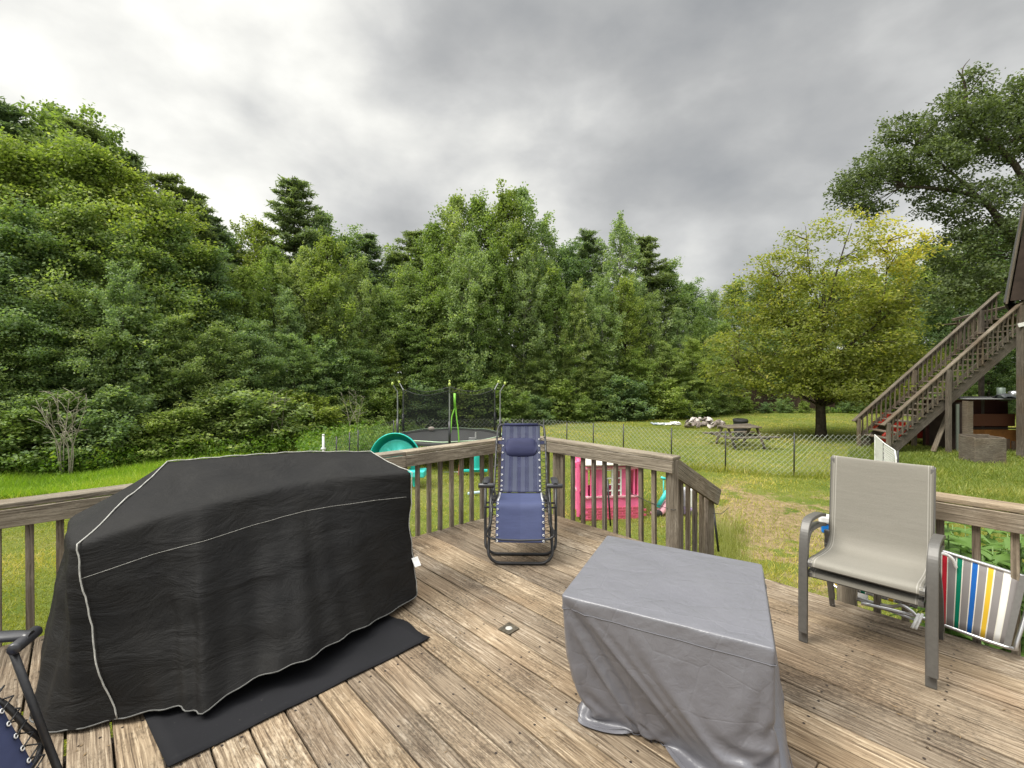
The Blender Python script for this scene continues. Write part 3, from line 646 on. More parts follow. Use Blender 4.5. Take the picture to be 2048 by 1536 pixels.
zc2 = copy_tree(zc1); zc2.location = (-1.565, 1.50, 0); zc2.rotation_euler = (0, 0, R_(108)); 
for ch in zc2.children:
    if ch.name.split('.')[0] in ('seat_frame', 'seat_cloth', 'eyelets', 'lacing_cord'): ch.location = (0, .12, -.02)
    if ch.name.startswith('front_leg_frame'): ch.location = (0, -.03, 0)
zc2['label'] = 'blue lounge chair cropped by the lower left corner, only its arm and knee bend showing'

# ================================================================ taupe stacking patio chairs
def pchair(label, group, loc, rz):
    t = empty('patio_chair', loc, rz, label, 'patio chair', group); hw = .285
    for s in (-1, 1):
        fl = smooth_path([(s * hw, 0, 0), (s * hw, .005, .35), (s * hw, .02, .52), (s * hw, .05, .60), (s * hw, .11, .635), (s * hw, .30, .625), (s * hw, .42, .60)], 5)
        b = MB(); b.strip(fl, (1, 0, 0), .046, .022); b.build('arm_and_front_leg', M['bronze'], t, bevel=.004)
        rl = smooth_path([(s * (hw - .012), .62, 0), (s * (hw - .012), .52, .26), (s * (hw - .02), .46, .42), (s * (hw - .02), .44, .50)], 5)
        b = MB(); b.strip(rl, (1, 0, 0), .03, .022); b.build('rear_leg', M['bronze'], t, bevel=.004)
        sd_ = smooth_path([(s * .247, .00, .395), (s * .247, .02, .425), (s * .247, .22, .405), (s * .247, .40, .40), (s * .247, .45, .46), (s * .247, .48, .62), (s * .247, .51, .92), (s * .247, .515, .955)], 5)
        b = MB(); b.strip(sd_, (1, 0, 0), .022, .024); b.build('side_frame', M['bronze'], t, bevel=.003)
    b = MB(); 
    b.beam((-.28, .03, .395), (.28, .03, .395), .02, .025); b.beam((-.28, .45, .40), (.28, .45, .40), .02, .025); b.build('cross_bar', M['bronze'], t, bevel=.003)
    prof = [(0, -.012, .400), (0, -.004, .428), (0, .05, .436), (0, .22, .418), (0, .38, .416), (0, .44, .47), (0, .465, .62), (0, .485, .80), (0, .502, .94), (0, .512, .972), (0, .528, .962)]
    P = smooth_path(prof, 5); n = 14; rws = []
    for i, p in enumerate(P):
        f = math.sin(math.pi * min(1, i / (len(P) - 1))) ; rws.append([V(.25 * (2 * c / n - 1), p.y + .008 * f * (1 - (2 * c / n - 1) ** 2), p.z - .012 * f * (1 - (2 * c / n - 1) ** 2)) for c in range(n + 1)])
    b = MB(); b.grid(rws[::-1]); b.build('sling', M['taupe'], t, smooth=True, solid=.004)
    return t
PCX, PCY = 1.895, 2.595; prz = math.atan2(-.76, .65) + .06
pc1 = pchair('lower of the two stacked taupe sling patio chairs, its feet on the deck', 'stacked patio chairs', (PCX + .02, PCY + .03, 0), prz)
pc2 = copy_tree(pc1); pc2.location = (PCX, PCY, .07); pc2['label'] = 'upper of the two stacked taupe sling patio chairs, nested on top of the other'

# ================================================================ folded striped lawn chairs
def px(x, y, d=None, z=None):
    if d is None: d = 960 * (CAMZ - z) / (y - 740)
    return V((x - 1024) / 960 * d, d, CAMZ - (y - 740) * d / 960)
def quadgrid(q, nu, nv, sag=0):
    a, b_, c, d = q; rws = []
    nrm = (b_ - a).cross(d - a).normalized()
    for j in range(nv + 1):
        rws.append([a.lerp(b_, i / nu).lerp(d.lerp(c, i / nu), j / nv) + nrm * sag * math.sin(math.pi * j / nv) for i in range(nu + 1)])
    return rws
fc = empty('folded_lawn_chair', px(1950, 1265, 2.78), 0, 'folded lawn chair with rainbow striped cloth leaning on the railing right of the patio chairs', 'lawn chair', 'folded lawn chairs')
tl, tr_ = px(1848, 1092, 2.98), px(2040, 1151, 2.70); bl, br = px(1852, 1238, 2.92), px(2012, 1290, 2.66)
b = MB(); rws = quadgrid((tl, tr_, br, bl), 24, 8, -.02); b.grid(rws); part_of(fc, b.build('striped_cloth', M['rainbow'], smooth=True, solid=.003))
b = MB(); b.tube(smooth_path([tl + V(-.25, .25, .02), tl, tr_ + V(.0, 0, .0), tr_ + V(.02, -.02, -.01), tr_ + V(.035, -.03, -.05), br + V(.03, -.03, .04), br + V(.0, 0, -.01), bl, bl + V(-.25, .2, 0)], 4), .011, 9); part_of(fc, b.build('tube_frame', M['alu'], smooth=True))
b = MB(); b.strip([px(2048, 1152, 2.66), px(2014, 1292, 2.62)], (.67, -.74, 0), .028, .012); part_of(fc, b.build('arm_bar', M['bronze']))
b = MB(); b.tube(smooth_path([px(1876, 1107, 2.86), px(1890, 1108, 2.85), px(1905, 1118, 2.84), px(1912, 1135, 2.84)], 5), .009, 8); part_of(fc, b.build('bent_tube', M['white_plastic'], smooth=True))
f2 = empty('folded_lawn_chair', px(1740, 1215, 3.4), 0, 'second folded striped lawn chair with bare aluminium tubes, seen under the patio chairs', 'lawn chair', 'folded lawn chairs')
a1, a2 = px(1662, 1158, 3.52), px(1838, 1205, 3.05); c1, c2 = px(1664, 1170, 3.5), px(1834, 1217, 3.03)
b = MB(); b.grid(quadgrid((a1, a2, c2, c1), 24, 3)); part_of(f2, b.build('striped_cloth', M['rainbow'], smooth=True, solid=.006))
b = MB(); b.tube(smooth_path([px(1655, 1162, 3.5), px(1700, 1190, 3.36), px(1775, 1212, 3.12), px(1808, 1212, 3.0), px(1842, 1240, 2.9)], 5), .010, 8); b.tube([px(1680, 1187, 3.40), px(1842, 1244, 2.92)], .008, 8)
part_of(f2, b.build('tube_frame', M['alu'], smooth=True))
b = MB(); b.tube([px(1838, 1228, 2.86), px(1824, 1256, 2.82)], .008, 8); b.tube([px(1845, 1228, 2.87), px(1831, 1258, 2.83)], .008, 8); part_of(f2, b.build('tube_end', M['white_plastic'], smooth=True))
b = MB(); b.box(px(1712, 1190, 3.5), (.14, .02, .06), prz); part_of(f2, b.build('woven_strap', M['white_plastic']))
# blue and white scrub brush standing behind the patio chair arm
c0 = px(1650, 1033, 3.22); fb = empty('scrub_brush', (c0.x, c0.y, 0), 0, 'white and blue scrub brush head just behind the left arm of the patio chairs', 'brush')
b = MB(); b.box(c0 + V(0, 0, -.015), (.075, .075, .055), prz + .3); part_of(fb, b.build('brush_head', M['white_plastic'], bevel=.014))
b = MB(); b.box(c0 + V(0.010, 0, -.075), (.06, .06, .065), prz + .3); part_of(fb, b.build('blue_block', M['blue'], bevel=.010))
b = MB(); b.tube([c0 + V(.01, 0, -.10), (c0.x + .07, c0.y + .02, .02)], .011, 8); part_of(fb, b.build('handle', M['white_plastic'], smooth=True))
# ================================================================ chain link fence
fpath = [(-4.41, 11.3), (-4.25, 13.4), (-3.78, 16.1), (-.41, 16.4), (1.28, 16.1), (3.15, 14.7), (4.47, 13.5), (5.72, 12.9), (7.27, 12.4), (9.28, 12.35)]
def fence(name, label, path, zt, zb, posts, cell=.135, wr=.0038, postr=.018, tops=None, wmat='galv', pmat='black_metal', cat='fence', top_wire=False):
    rt = empty(name, (path[0][0], path[0][1], GZ), 0, label, cat)
    P = [V(x, y, 0) for x, y in path]; Ls = [0]
    for a, c in zip(P[:-1], P[1:]): Ls.append(Ls[-1] + (c - a).length)
    def at(s):
        s = max(0, min(Ls[-1], s))
        for i in range(len(P) - 1):
            if s <= Ls[i + 1] + 1e-9: return P[i].lerp(P[i + 1], (s - Ls[i]) / (Ls[i + 1] - Ls[i]))
    H = zt - zb; b = MB(); n = int(Ls[-1] / cell) + int(H / cell) + 1
    def sag(s, f): return V(0, .03 * math.sin(s * 2.1) * (1 - f), -.02 * abs(math.sin(s * .8)) * f)
    for k in range(-int(H / cell) - 1, n):
        for sg in (1, -1):
            s0 = k * cell if sg == 1 else k * cell + H; pts = []
            for q in range(9):
                f = q / 8; s = s0 + sg * H * f
                if -1e-6 <= s <= Ls[-1] + 1e-6: p = at(s); pts.append(V(p.x, p.y + .003 * sg, zb + H * f) + sag(s, f))
            if len(pts) > 1: b.tube(pts, wr, 3)
    if top_wire: b.tube([at(Ls[-1] * i / 20) + V(0, 0, zt) for i in range(21)], wr * 1.6, 4); b.tube([at(Ls[-1] * i / 20) + V(0, 0, zb) for i in range(21)], wr * 1.6, 4); b.tube([at(Ls[-1]) + V(0, 0, zb), at(Ls[-1]) + V(0, 0, zt)], wr * 2, 4); b.tube([at(0) + V(0, 0, zb), at(0) + V(0, 0, zt)], wr * 2, 4)
    part_of(rt, b.build('wire_mesh', M[wmat]))
    for (x, y, h) in posts:
        b = MB(); b.tube([(x, y - .02, GZ - .15), (x + .01, y - .02, zt + h)], postr, 7); part_of(rt, b.build('post', M[pmat], smooth=True))
    return rt
def onp(xpx):   # where the line of sight column meets the fence path
    k = (xpx - 1024) / 960
    for (x0, y0), (x1, y1) in zip(fpath[:-1], fpath[1:]):
        den = (x1 - x0) - k * (y1 - y0)
        if abs(den) > 1e-9:
            t = (k * y0 - x0) / den
            if -1e-6 <= t <= 1 + 1e-6: return x0 + (x1 - x0) * t, y0 + (y1 - y0) * t
pl_ = [(673, .0), (699, .0), (716, 0), (787, .02), (903, .02), (1045, -.0), (1087, 0), (1133, -.06), (1186, -.02), (1246, .02), (1342, .03), (1450, .03), (1587, .03)]
ps_ = [(*onp(x), h) for x, h in pl_]
fence('chain_link_fence', 'long chain link fence on thin black posts crossing the lawn between trampoline and deck', fpath, -.05, GZ + .02, ps_)
fence('fence_end', 'bent back loose white end section of chain link fence above the patio chairs', [(9.3, 12.3), (8.45, 10.9), (7.9, 9.9), (7.2, 9.0)], -.06, GZ + .04, [(8.5, 11.0, -.02), (7.93, 9.9, -.0)], cell=.10, wr=.008, postr=.022, wmat='white_plastic', top_wire=True, cat='fence panel')
gp = MB(); gx, gy = -4.42, 11.25; gp.tube([(gx, gy, GZ - .1), (gx, gy, .06)], .03, 9); gp.ell((gx, gy, .07), (.035, .035, .03)); gp.tube([(gx - .05, gy, -.25), (gx + .05, gy, -.25)], .035, 8)
tag(gp.build('gate_post', plain('pale_steel', (.5, .5, .49), .5, .3), smooth=True), 'pale steel gate post at the left end of the chain link fence', 'post')
for nm, lab, x0, y0, x1, y1, d0 in (('stake', 'thin black stake leaning by the foot of the deck stair handrail', 1426, 1010, 1437, 1103, 5.9), ('stake', 'black stake leaning in front of the pink playhouse behind the railing', 1215, 958, 1221, 1052, 7.3)):
    b = MB(); b.tube([px(x0, y0, d0), px(x1, y1, d0 - .1)], .014, 6); tag(b.build(nm, M['black_metal'], smooth=True), lab, 'stake')

# ================================================================ trampoline
TX, TY, TZ = -1.86, 14.3, -.36; TR = 1.55
tp = empty('trampoline', (TX, TY, GZ), 0, 'round trampoline with black safety net and green trimmed entrance on the lawn', 'trampoline')
b = MB(); b.tube([(TX + TR * math.cos(a), TY + TR * math.sin(a), TZ - .05) for a in [2 * math.pi * k / 48 for k in range(48)]], .022, 8, closed=True); part_of(tp, b.build('frame_ring', M['alu'], smooth=True))
b = MB(); b.lathe([(0, -.06), (.8, -.045), (1.25, -.01), (TR - .12, .0)], (TX, TY, TZ), 48); part_of(tp, b.build('jumping_mat', plain('grey_trampoline_mat', (.06, .06, .06), .8), smooth=True))
b = MB(); b.lathe([(TR - .14, .012), (TR - .10, .03), (TR, .035), (TR + .04, .0), (TR + .035, -.07)], (TX, TY, TZ), 48); part_of(tp, b.build('edge_pad', plain('black_edge_pad', (.022, .022, .022), .6), smooth=True))
b = MB(); b.tube([(TX + (TR + .0) * math.cos(a), TY + (TR + .0) * math.sin(a), TZ + .045 + .008 * math.sin(9 * a)) for a in [2 * math.pi * k / 60 for k in range(60)]], .016, 6, closed=True); part_of(tp, b.build('green_edge_trim', plain('pale_green_trim', (.42, .55, .38), .6), smooth=True))
m = NT('black_net'); df = m.n('ShaderNodeBsdfDiffuse'); df.inputs[0].default_value = (.018, .02, .02, 1); tr = m.n('ShaderNodeBsdfTransparent'); mx = m.n('ShaderNodeMixShader')
m.put(m.math('ADD', .30, m.math('MULTIPLY', m.noise(m.coord('Object'), 2.2, 3, .6), .25)), mx.inputs[0]); m.l(tr.outputs[0], mx.inputs[1]); m.l(df.outputs[0], mx.inputs[2]); m.l(mx.outputs[0], m.out.inputs[0]); M['net'] = m.m
pang = [R_(a + 7.4) for a in (-90, -30, 30, 90, 150, 210)]
rows = []
for j in range(9):
    f = j / 8; row = []
    for k in range(60):
        a = 2 * math.pi * k / 60; ph = ((math.degrees(a) + 82.6) % 60) / 60; sg = math.sin(ph * math.pi)
        rr = TR - .10 - .10 * sg * f + .012 * math.sin(a * 31); row.append((TX + rr * math.cos(a), TY + rr * math.sin(a), TZ + .05 + f * (1.36 - .14 * sg)))
    rows.append(row)
b = MB(); b.grid(rows, closed=True); part_of(tp, b.build('safety_net', M['net'], smooth=True))
b = MB(); b.tube([(p[0], p[1], p[2]) for p in rows[-1]], .009, 5, closed=True); part_of(tp, b.build('net_top_cord', M['black_metal']))
for a in pang:
    c_, s_ = math.cos(a), math.sin(a); r1 = TR + .10; b = MB()
    pts = [(TX + r1 * c_, TY + r1 * s_, TZ - .3), (TX + r1 * c_, TY + r1 * s_, .85), (TX + (r1 + .03) * c_, TY + (r1 + .03) * s_, 1.02), (TX + (r1 + .14) * c_, TY + (r1 + .14) * s_, 1.19)]
    b.tube(smooth_path(pts, 4), .018, 8); po = part_of(tp, b.build('net_pole', plain('dull_pole_steel', (.26, .27, .27), .5, .5), smooth=True))
    b = MB(); b.ell((TX + (r1 + .15) * c_, TY + (r1 + .15) * s_, 1.22), (.036, .036, .05)); b.build('pole_cap', M['limecap'], po, smooth=True)
    b = MB(); b.tube([(TX + r1 * c_, TY + r1 * s_, TZ - .1), (TX + r1 * c_, TY + r1 * s_, .25)], .034, 8); b.build('pole_sleeve', M['black_plastic'], po, smooth=True)
    rl = TR - .02; b = MB(); tx_, ty_ = -s_, c_
    b.tube([(TX + rl * c_ + tx_ * .35, TY + rl * s_ + ty_ * .35, TZ - .06), (TX + rl * c_ + tx_ * .28, TY + rl * s_ + ty_ * .28, GZ + .03), (TX + rl * c_ - tx_ * .28, TY + rl * s_ - ty_ * .28, GZ + .03), (TX + rl * c_ - tx_ * .35, TY + rl * s_ - ty_ * .35, TZ - .06)], .021, 8); part_of(tp, b.build('leg', M['alu'], smooth=True))
b = MB(); yf = TY - TR + .02; dx0 = TX + .33
b.tube(smooth_path([(dx0, yf, .93), (dx0 + .01, yf, .62), (dx0 - .07, yf, .35), (dx0 - .09, yf, .05), (dx0 - .16, yf, -.35)], 4), .017, 6); b.tube(smooth_path([(dx0 + .01, yf, .93), (dx0 + .03, yf, .62), (dx0 + .06, yf, .3), (dx0 + .10, yf, .0), (dx0 + .12, yf, -.35)], 4), .017, 6)
b.tube([(dx0 + .005, yf - .01, .98), (dx0 + .01, yf - .01, .6)], .03, 7); part_of(tp, b.build('entrance_trim', M['lime'], smooth=True))
b = MB(); b.tube([(TX + .86, yf + .5, -.30), (TX + .86, yf + .5, -.12)], .025, 6); b.box((TX + .75, yf + .45, -.29), (.16, .06, .06)); tag(b.build('toy', M['white_plastic']), 'small white toy lying on the trampoline mat', 'toy')
b = MB(); b.ell((TX - .72, yf + 2.6, -.28), (.11, .08, .07), jit=.1); tag(b.build('ball', M['beige'], smooth=True), 'small pale ball resting on the far rim of the trampoline', 'ball')

# ================================================================ teal play shell, slide, pipe
sx, sy = -2.72, 10.9
ts = empty('play_shell', (sx, sy, GZ), 0, 'large teal plastic play shell standing on the lawn behind the deck railing', 'play structure')
def shell(R, H, dep, z0, n=20, rim=0):
    rows = []
    for j in range(9):
        f = j / 8 * math.pi / 2; rows.append([(sx + R * math.cos(a) * math.cos(f * .9), sy + .25 - dep * (1 - math.cos(f)) * 0 + dep * math.sin(f), z0 + H * math.sin(a) * math.cos(f * .95)) for a in [math.pi * k / n for k in range(n + 1)]])
    return rows
b = MB(); b.grid(shell(.60, .66, .45, -.53)); part_of(ts, b.build('shell', M['teal'], smooth=True, solid=.02))
b = MB(); b.tube([(sx + .60 * math.cos(math.pi * k / 24), sy + .25, -.53 + .66 * math.sin(math.pi * k / 24)) for k in range(25)], .012, 8); part_of(ts, b.build('rim', M['teal'], smooth=True))
b = MB(); rows = [[(sx + .03 + .47 * math.cos(a) * q, sy + .36 - .02 * (1 - q), -.50 + .47 * math.sin(a) * q) for a in [math.pi * k / 20 for k in range(21)]] for q in (1, .92, .9, .0)]; b.grid(rows); part_of(ts, b.build('seat_back', M['teal2'], smooth=True, solid=.02))
b = MB(); b.box((sx, sy + .45, -.56), (1.15, .5, .06)); part_of(ts, b.build('base_tray', M['teal'], bevel=.02))
for q in (-.42, .42):
    b = MB(); b.beam((sx + q * 1.1, sy + .4, GZ), (sx + q * .9, sy + .4, -.5), .16, .12); part_of(ts, b.build('leg', M['teal'], bevel=.03))
b = MB(); b.box((sx + .50, sy + .3, -.80), (.42, .4, .16)); part_of(ts, b.build('step', M['teal2'], bevel=.03))
c0 = px(952, 940, 12.5)
t2 = empty('seesaw_toy', (c0.x, c0.y, GZ), 0, 'teal bucket seat toy with red post on the lawn left of the blue chair', 'toy')
b = MB(); rows = []
for j in range(7):
    f = j / 6; rows.append([(c0.x + (.17 + .0 * f) * math.cos(a) * (1 - .25 * f), c0.y + .14 * math.sin(a), -.98 + .42 * f) for a in [2 * math.pi * k / 16 for k in range(16)]])
b.grid(rows, closed=True); b.face(range(16)); part_of(t2, b.build('bucket_seat', M['teal'], smooth=True, solid=.02))
b = MB(); b.beam((c0.x - .42, c0.y, GZ), (c0.x - .36, c0.y, -.55), .12, .10); part_of(t2, b.build('post', plain('faded_red', (.30, .10, .07), .6), bevel=.02))
b = MB(); b.beam((c0.x - .45, c0.y, -1.02), (c0.x + .3, c0.y, -1.02), .10, .07); part_of(t2, b.build('base_bar', M['teal'], bevel=.02))
b = MB(); b.tube([(px(936, 987, z=GZ + .05)), px(972, 983, z=GZ + .05)], .03, 7); tag(b.build('plastic_pipe', plain('pale_blue_pipe', (.45, .60, .68), .4)), 'short pale blue pipe lying in the grass behind the left railing', 'pipe')

# ================================================================ pink playhouse
hx, hy = 1.80, 9.2; HW, HD = .92, .8
ph = empty('playhouse', (hx, hy, GZ), R_(6), 'faded pink plastic playhouse with white window lattice behind the short railing', 'playhouse')
def hb(name, c, s, mat, par=ph, bev=.008, rz=0):
    b = MB(); b.box(c, s, rz); return b.build(name, mat, par, bevel=bev)
z0 = .02
W2, D2 = HW / 2, HD / 2
# front wall pieces round the openings (local coords, front = -Y)
fw = MB()
fw.box((0, -D2, .20), (HW, .05, .40)); fw.box((0, -D2, .95), (HW, .05, .10))
for x, ww in ((-.435, .05), (-.20, .12), (.20, .12), (.435, .05)): fw.box((x, -D2, .65), (ww, .05, .50))
fw.box((-W2 + .025, 0, .50), (.05, HD - .06, 1.0)); fw.box((W2 - .025, 0, .5), (.05, HD - .06, 1.0)); fw.box((0, D2, .22), (HW, .05, .44)); fw.box((0, D2, .93), (HW, .05, .14)); fw.box((-.40, D2, .6), (.12, .05, .6)); fw.box((.40, D2, .6), (.12, .05, .6))
fw.build('wall', M['pink'], ph, bevel=.008)
for s in (-1, 1):
    b = MB(); b.box((s * .355, -D2 - .005, .65), (.025, .07, .50)); b.box((s * .27, -D2 - .005, .65), (.018, .07, .5)); b.box((s * .31, -D2 - .005, .41), (.12, .07, .03)); b.box((s * .31, -D2 - .005, .89), (.12, .07, .03)); b.build('shutter', M['pink'], ph, bevel=.004)
b = MB()
for x in (-.135, -.01, .01, .135): b.box((x, -D2 - .01, .65), (.022, .04, .50))
for z in (.42, .52, .63, .74, .88): b.box((0, -D2 - .012, z), (.27, .03, .018))
b.build('window_lattice', M['white_plastic'], ph, bevel=.003)
b = MB()
for z in (.42, .92):
    b.box((0, -D2 - .035, z), (HW + .06, .03, .035)); b.box((-W2 - .02, 0, z), (.03, HD, .035)); b.box((W2 + .02, 0, z), (.03, HD, .035))
    for x in (-.42, .45): b.ell((x, -D2 - .06, z), (.03, .02, .03))
b.build('trim_band', M['palepink'], ph, bevel=.006)
b = MB()
for r in range(5):
    for q in range(6): b.box((-.42 + q * .165 + (.08 if r % 2 else 0), -D2 - .027, .035 + r * .045), (.15, .012, .036))
b.build('brick_relief', plain('darker_pink', (.52, .09, .14), .55), ph, bevel=.004)
for x, s_ in ((-.17, .05), (.07, .065), (.33, .045)):
    b = MB(); b.lathe([(0, .028), (s_ * .5, .03), (s_ * .8, .02), (s_, .0)], (x, -D2 - .02, .32), 14, axis='Y'); bb = b.build('rosette', M['beige'], ph, smooth=True)
    bb.scale = (1, 1, 1)
b = MB(); b.box((0, -D2 - .03, .985), (HW * .78, .05, .05)); b.build('eave_panel', M['beige'], ph, bevel=.01)
rf = MB()
for s in (-1, 1):
    for k in range(4):
        a = V(0, s * (D2 + .08 - k * .105), 1.02 + k * .028); rf.beam(a + V(-W2 - .03, 0, 0), a + V(W2 + .03, 0, 0), .14, .03, up=(0, s * .5, 1))
rf.beam((-W2 - .03, 0, 1.12), (W2 + .03, 0, 1.12), .08, .04)
rf.build('roof', plain('pale_roof_plastic', (.55, .50, .44), .6, 0, .3, .2, 6), ph, bevel=.006)
for s in (-1, 1):
    b = MB(); i = b.add([(s * (W2 - .01), -D2, 1.0), (s * (W2 - .01), D2, 1.0), (s * (W2 - .01), 0, 1.11), (s * (W2 - .05), -D2, 1.0), (s * (W2 - .05), D2, 1.0), (s * (W2 - .05), 0, 1.11)])
    for f in ((0, 1, 2), (5, 4, 3), (0, 3, 4, 1), (1, 4, 5, 2), (2, 5, 3, 0)): b.face([i + q for q in f])
    b.build('gable', M['pink'], ph)
b = MB(); b.box((-W2 - .07, -.22, .55), (.05, .30, .98), R_(-12)); b.box((-W2 - .11, -.22, .95), (.05, .1, .1)); b.build('open_door', M['pink'], ph, bevel=.01)
ph.scale = (1.13, 1, 1.04)

# ride-on toy
rx, ry = 3.07, 9.0
rt_ = empty('ride_on_toy', (rx, ry, GZ), 0, 'purple, teal and pink toddler ride-on toy in the grass beside the corner stair post', 'toy')
b = MB(); b.strip(smooth_path([(.0, 0, .12), (.02, 0, .30), (.0, 0, .62)], 4), (1, 0, 0), .13, .22); b.build('purple_body', M['purple'], rt_, bevel=.03)
b = MB(); b.ell((0, 0, .72), (.075, .075, .075)); b.tube([(-.12, 0, .70), (.12, 0, .70)], .02, 8); b.build('handlebar', M['teal2'], rt_, smooth=True)
b = MB(); b.box((.22, .0, .36), (.14, .2, .36)); b.build('white_panel', M['white_plastic'], rt_, bevel=.03)
b = MB(); b.box((.22, .0, .12), (.15, .21, .14)); b.build('lilac_base', plain('lilac', (.36, .26, .50), .5), rt_, bevel=.02)
b = MB(); b.tube([(-.16, 0, .48), (-.34, .0, .18)], .045, 8); b.build('teal_tube', M['teal2'], rt_, smooth=True)
b = MB(); b.strip(smooth_path([(-.14, 0, .28), (-.28, 0, .10), (-.46, 0, .03)], 4), (0, 1, 0), .20, .09); b.build('pink_seat', M['palepink'], rt_, bevel=.03)
for q in (-.36, .0, .3):
    b = MB(); b.lathe([(0, -.03), (.075, -.03), (.08, 0), (.075, .03), (0, .03)], (q, -.1, .08), 14, axis='Y'); b.build('wheel', M['rubber'], rt_, smooth=True)
b = MB(); b.tube([px(1322, 955, 9.6), px(1332, 958, 9.6)], .025, 7); b.tube([px(1327, 956, 9.6), V(px(1327, 957, 9.6).x, 9.6, GZ)], .012, 6); tag(b.build('push_handle', M['teal2'], smooth=True), 'short pale teal toy handle sticking up left of the corner stair post', 'toy handle')

# ================================================================ picnic table, rubble, tyre
pt = px(1482, 884, z=GZ + .02); PT = empty('picnic_table', (8.15, 17.2, GZ), R_(8), 'old grey picnic table on the lawn beyond the chain link fence', 'picnic table')
b = MB(); 
for q in range(5): b.beam((-.65, -.32 + q * .15, .72), (.62 + .0, -.30 + q * .15, .72 + (.012 * q)), .14, .04)
b.build('table_top', M['oldwood'], PT, bevel=.005)
for s in (-1, 1):
    b = MB(); [b.beam((-1.0 + .05, s * .70 + q, .42), (1.0, s * .70 + q, .43), .13, .04) for q in (-.07, .07)]; b.build('bench_seat', M['oldwood'], PT, bevel=.005)
    for x in (-.55, .55):
        b = MB(); b.beam((x, s * .62, .0), (x, s * .18, .70), .09, .045, up=(1, 0, 0)); b.build('leg', M['oldwood'], PT)
for x in (-.59, .59):
    b = MB(); b.beam((x, -.8, .38), (x, .8, .38), .04, .09); b.build('cross_beam', M['oldwood'], PT)
b = MB(); b.lathe([(.16, -.07), (.27, -.07), (.30, 0), (.27, .07), (.16, .07), (.14, 0), (.16, -.07)], (0, 0, 0), 24)
ty = b.build('tyre', M['rubber'], smooth=True); q = px(1481, 847, 19.5); ty.location = (q.x, 19.5, -.46); ty.rotation_euler = (.05, 0, 0); tag(ty, 'black ring shaped fire pit bowl seen just over the picnic table', 'fire pit')
ty.name = 'fire_pit'
b = MB(); b.lathe([(.22, 0), (.26, .3), (.27, .62)], (q.x, 19.5, GZ), 16); fpb = b.build('fire_pit_base', M['rubber'], ty, smooth=True); fpb.matrix_parent_inverse = Matrix.LocRotScale(ty.location, ty.rotation_euler, None).inverted()
rr_ = random.Random(5); stones = None
for i in range(70):
    xx = 1372 + rr_.random() * 76; row = rr_.random(); yy = 850 - row * 9; p = px(xx, yy, z=GZ + .02); p.y = 22.5 + row * 1.6; p.x = (xx - 1024) / 960 * p.y
    hh = rr_.random() * .34 * math.sin(max(0, min(1, (xx - 1368) / 80)) * math.pi) ** .5
    b = MB(); b.ell((0, 0, 0), (.08 + .12 * rr_.random(), .08 + .08 * rr_.random(), .035 + .07 * rr_.random()), 6, 4, .38); o = b.build('rock', M['stone'] if i % 4 else plain('pale_rubble', (.50, .46, .43), .9, 0, .3, .3, 5), bevel=.01)
    o.location = (p.x, p.y, GZ + .06 + hh); o.rotation_euler = (rr_.random(), rr_.random(), rr_.random() * 6); tag(o, 'rough pale rock in the rubble heap left of the picnic table', 'rock', 'rubble heap rocks')
for i, (xa, ya, wd_, lab) in enumerate(((1338, 847, 1.1, 'flat white sheet lying on the grass left of the rubble heap'), (1317, 844, .6, 'small grey blue sheet lying furthest left of the rubble heap'), (1352, 840, .35, 'small white lump on the flat sheet left of the rubble heap'))):
    p = px(xa, ya, 24.0); b = MB(); rows = [[(p.x + wd_ * (u / 8 - .5), 23.8 + v * .12, GZ + .05 + .09 * mn.noise(V(u * .7, v * .8, i * 5)) + .06 * (i == 2)) for u in range(9)] for v in range(6)]
    b.grid(rows); tag(b.build('plastic_sheet', M['white_plastic'] if i != 1 else plain('blue_grey_sheet', (.3, .34, .38), .6), smooth=True, solid=.03), lab, 'sheet')

# ================================================================ old stockade fence behind the trees
b_rt = empty('stockade_fence', (15.5, 32, GZ), 0, 'dark leaning board fence in the shade behind the picnic table', 'fence')
b = MB(); fx = 12.6
while fx < 21.5:
    h = 1.55 + .18 * mn.noise(V(fx * .6, 0, 0)) + random.uniform(-.06, .06); ln_ = .07 * math.sin(fx * .9); b.beam((fx, 32 + .03 * random.random(), GZ), (fx + ln_, 32, GZ + h), .11, .03, up=(0, 1, 0)); fx += .125
part_of(b_rt, b.build('pickets', M['fencewood']))
b = MB(); [b.beam((12.5, 32.06, GZ + z), (21.5, 32.06, GZ + z), .04, .09) for z in (.4, 1.2)]; part_of(b_rt, b.build('fence_rail', M['fencewood']))

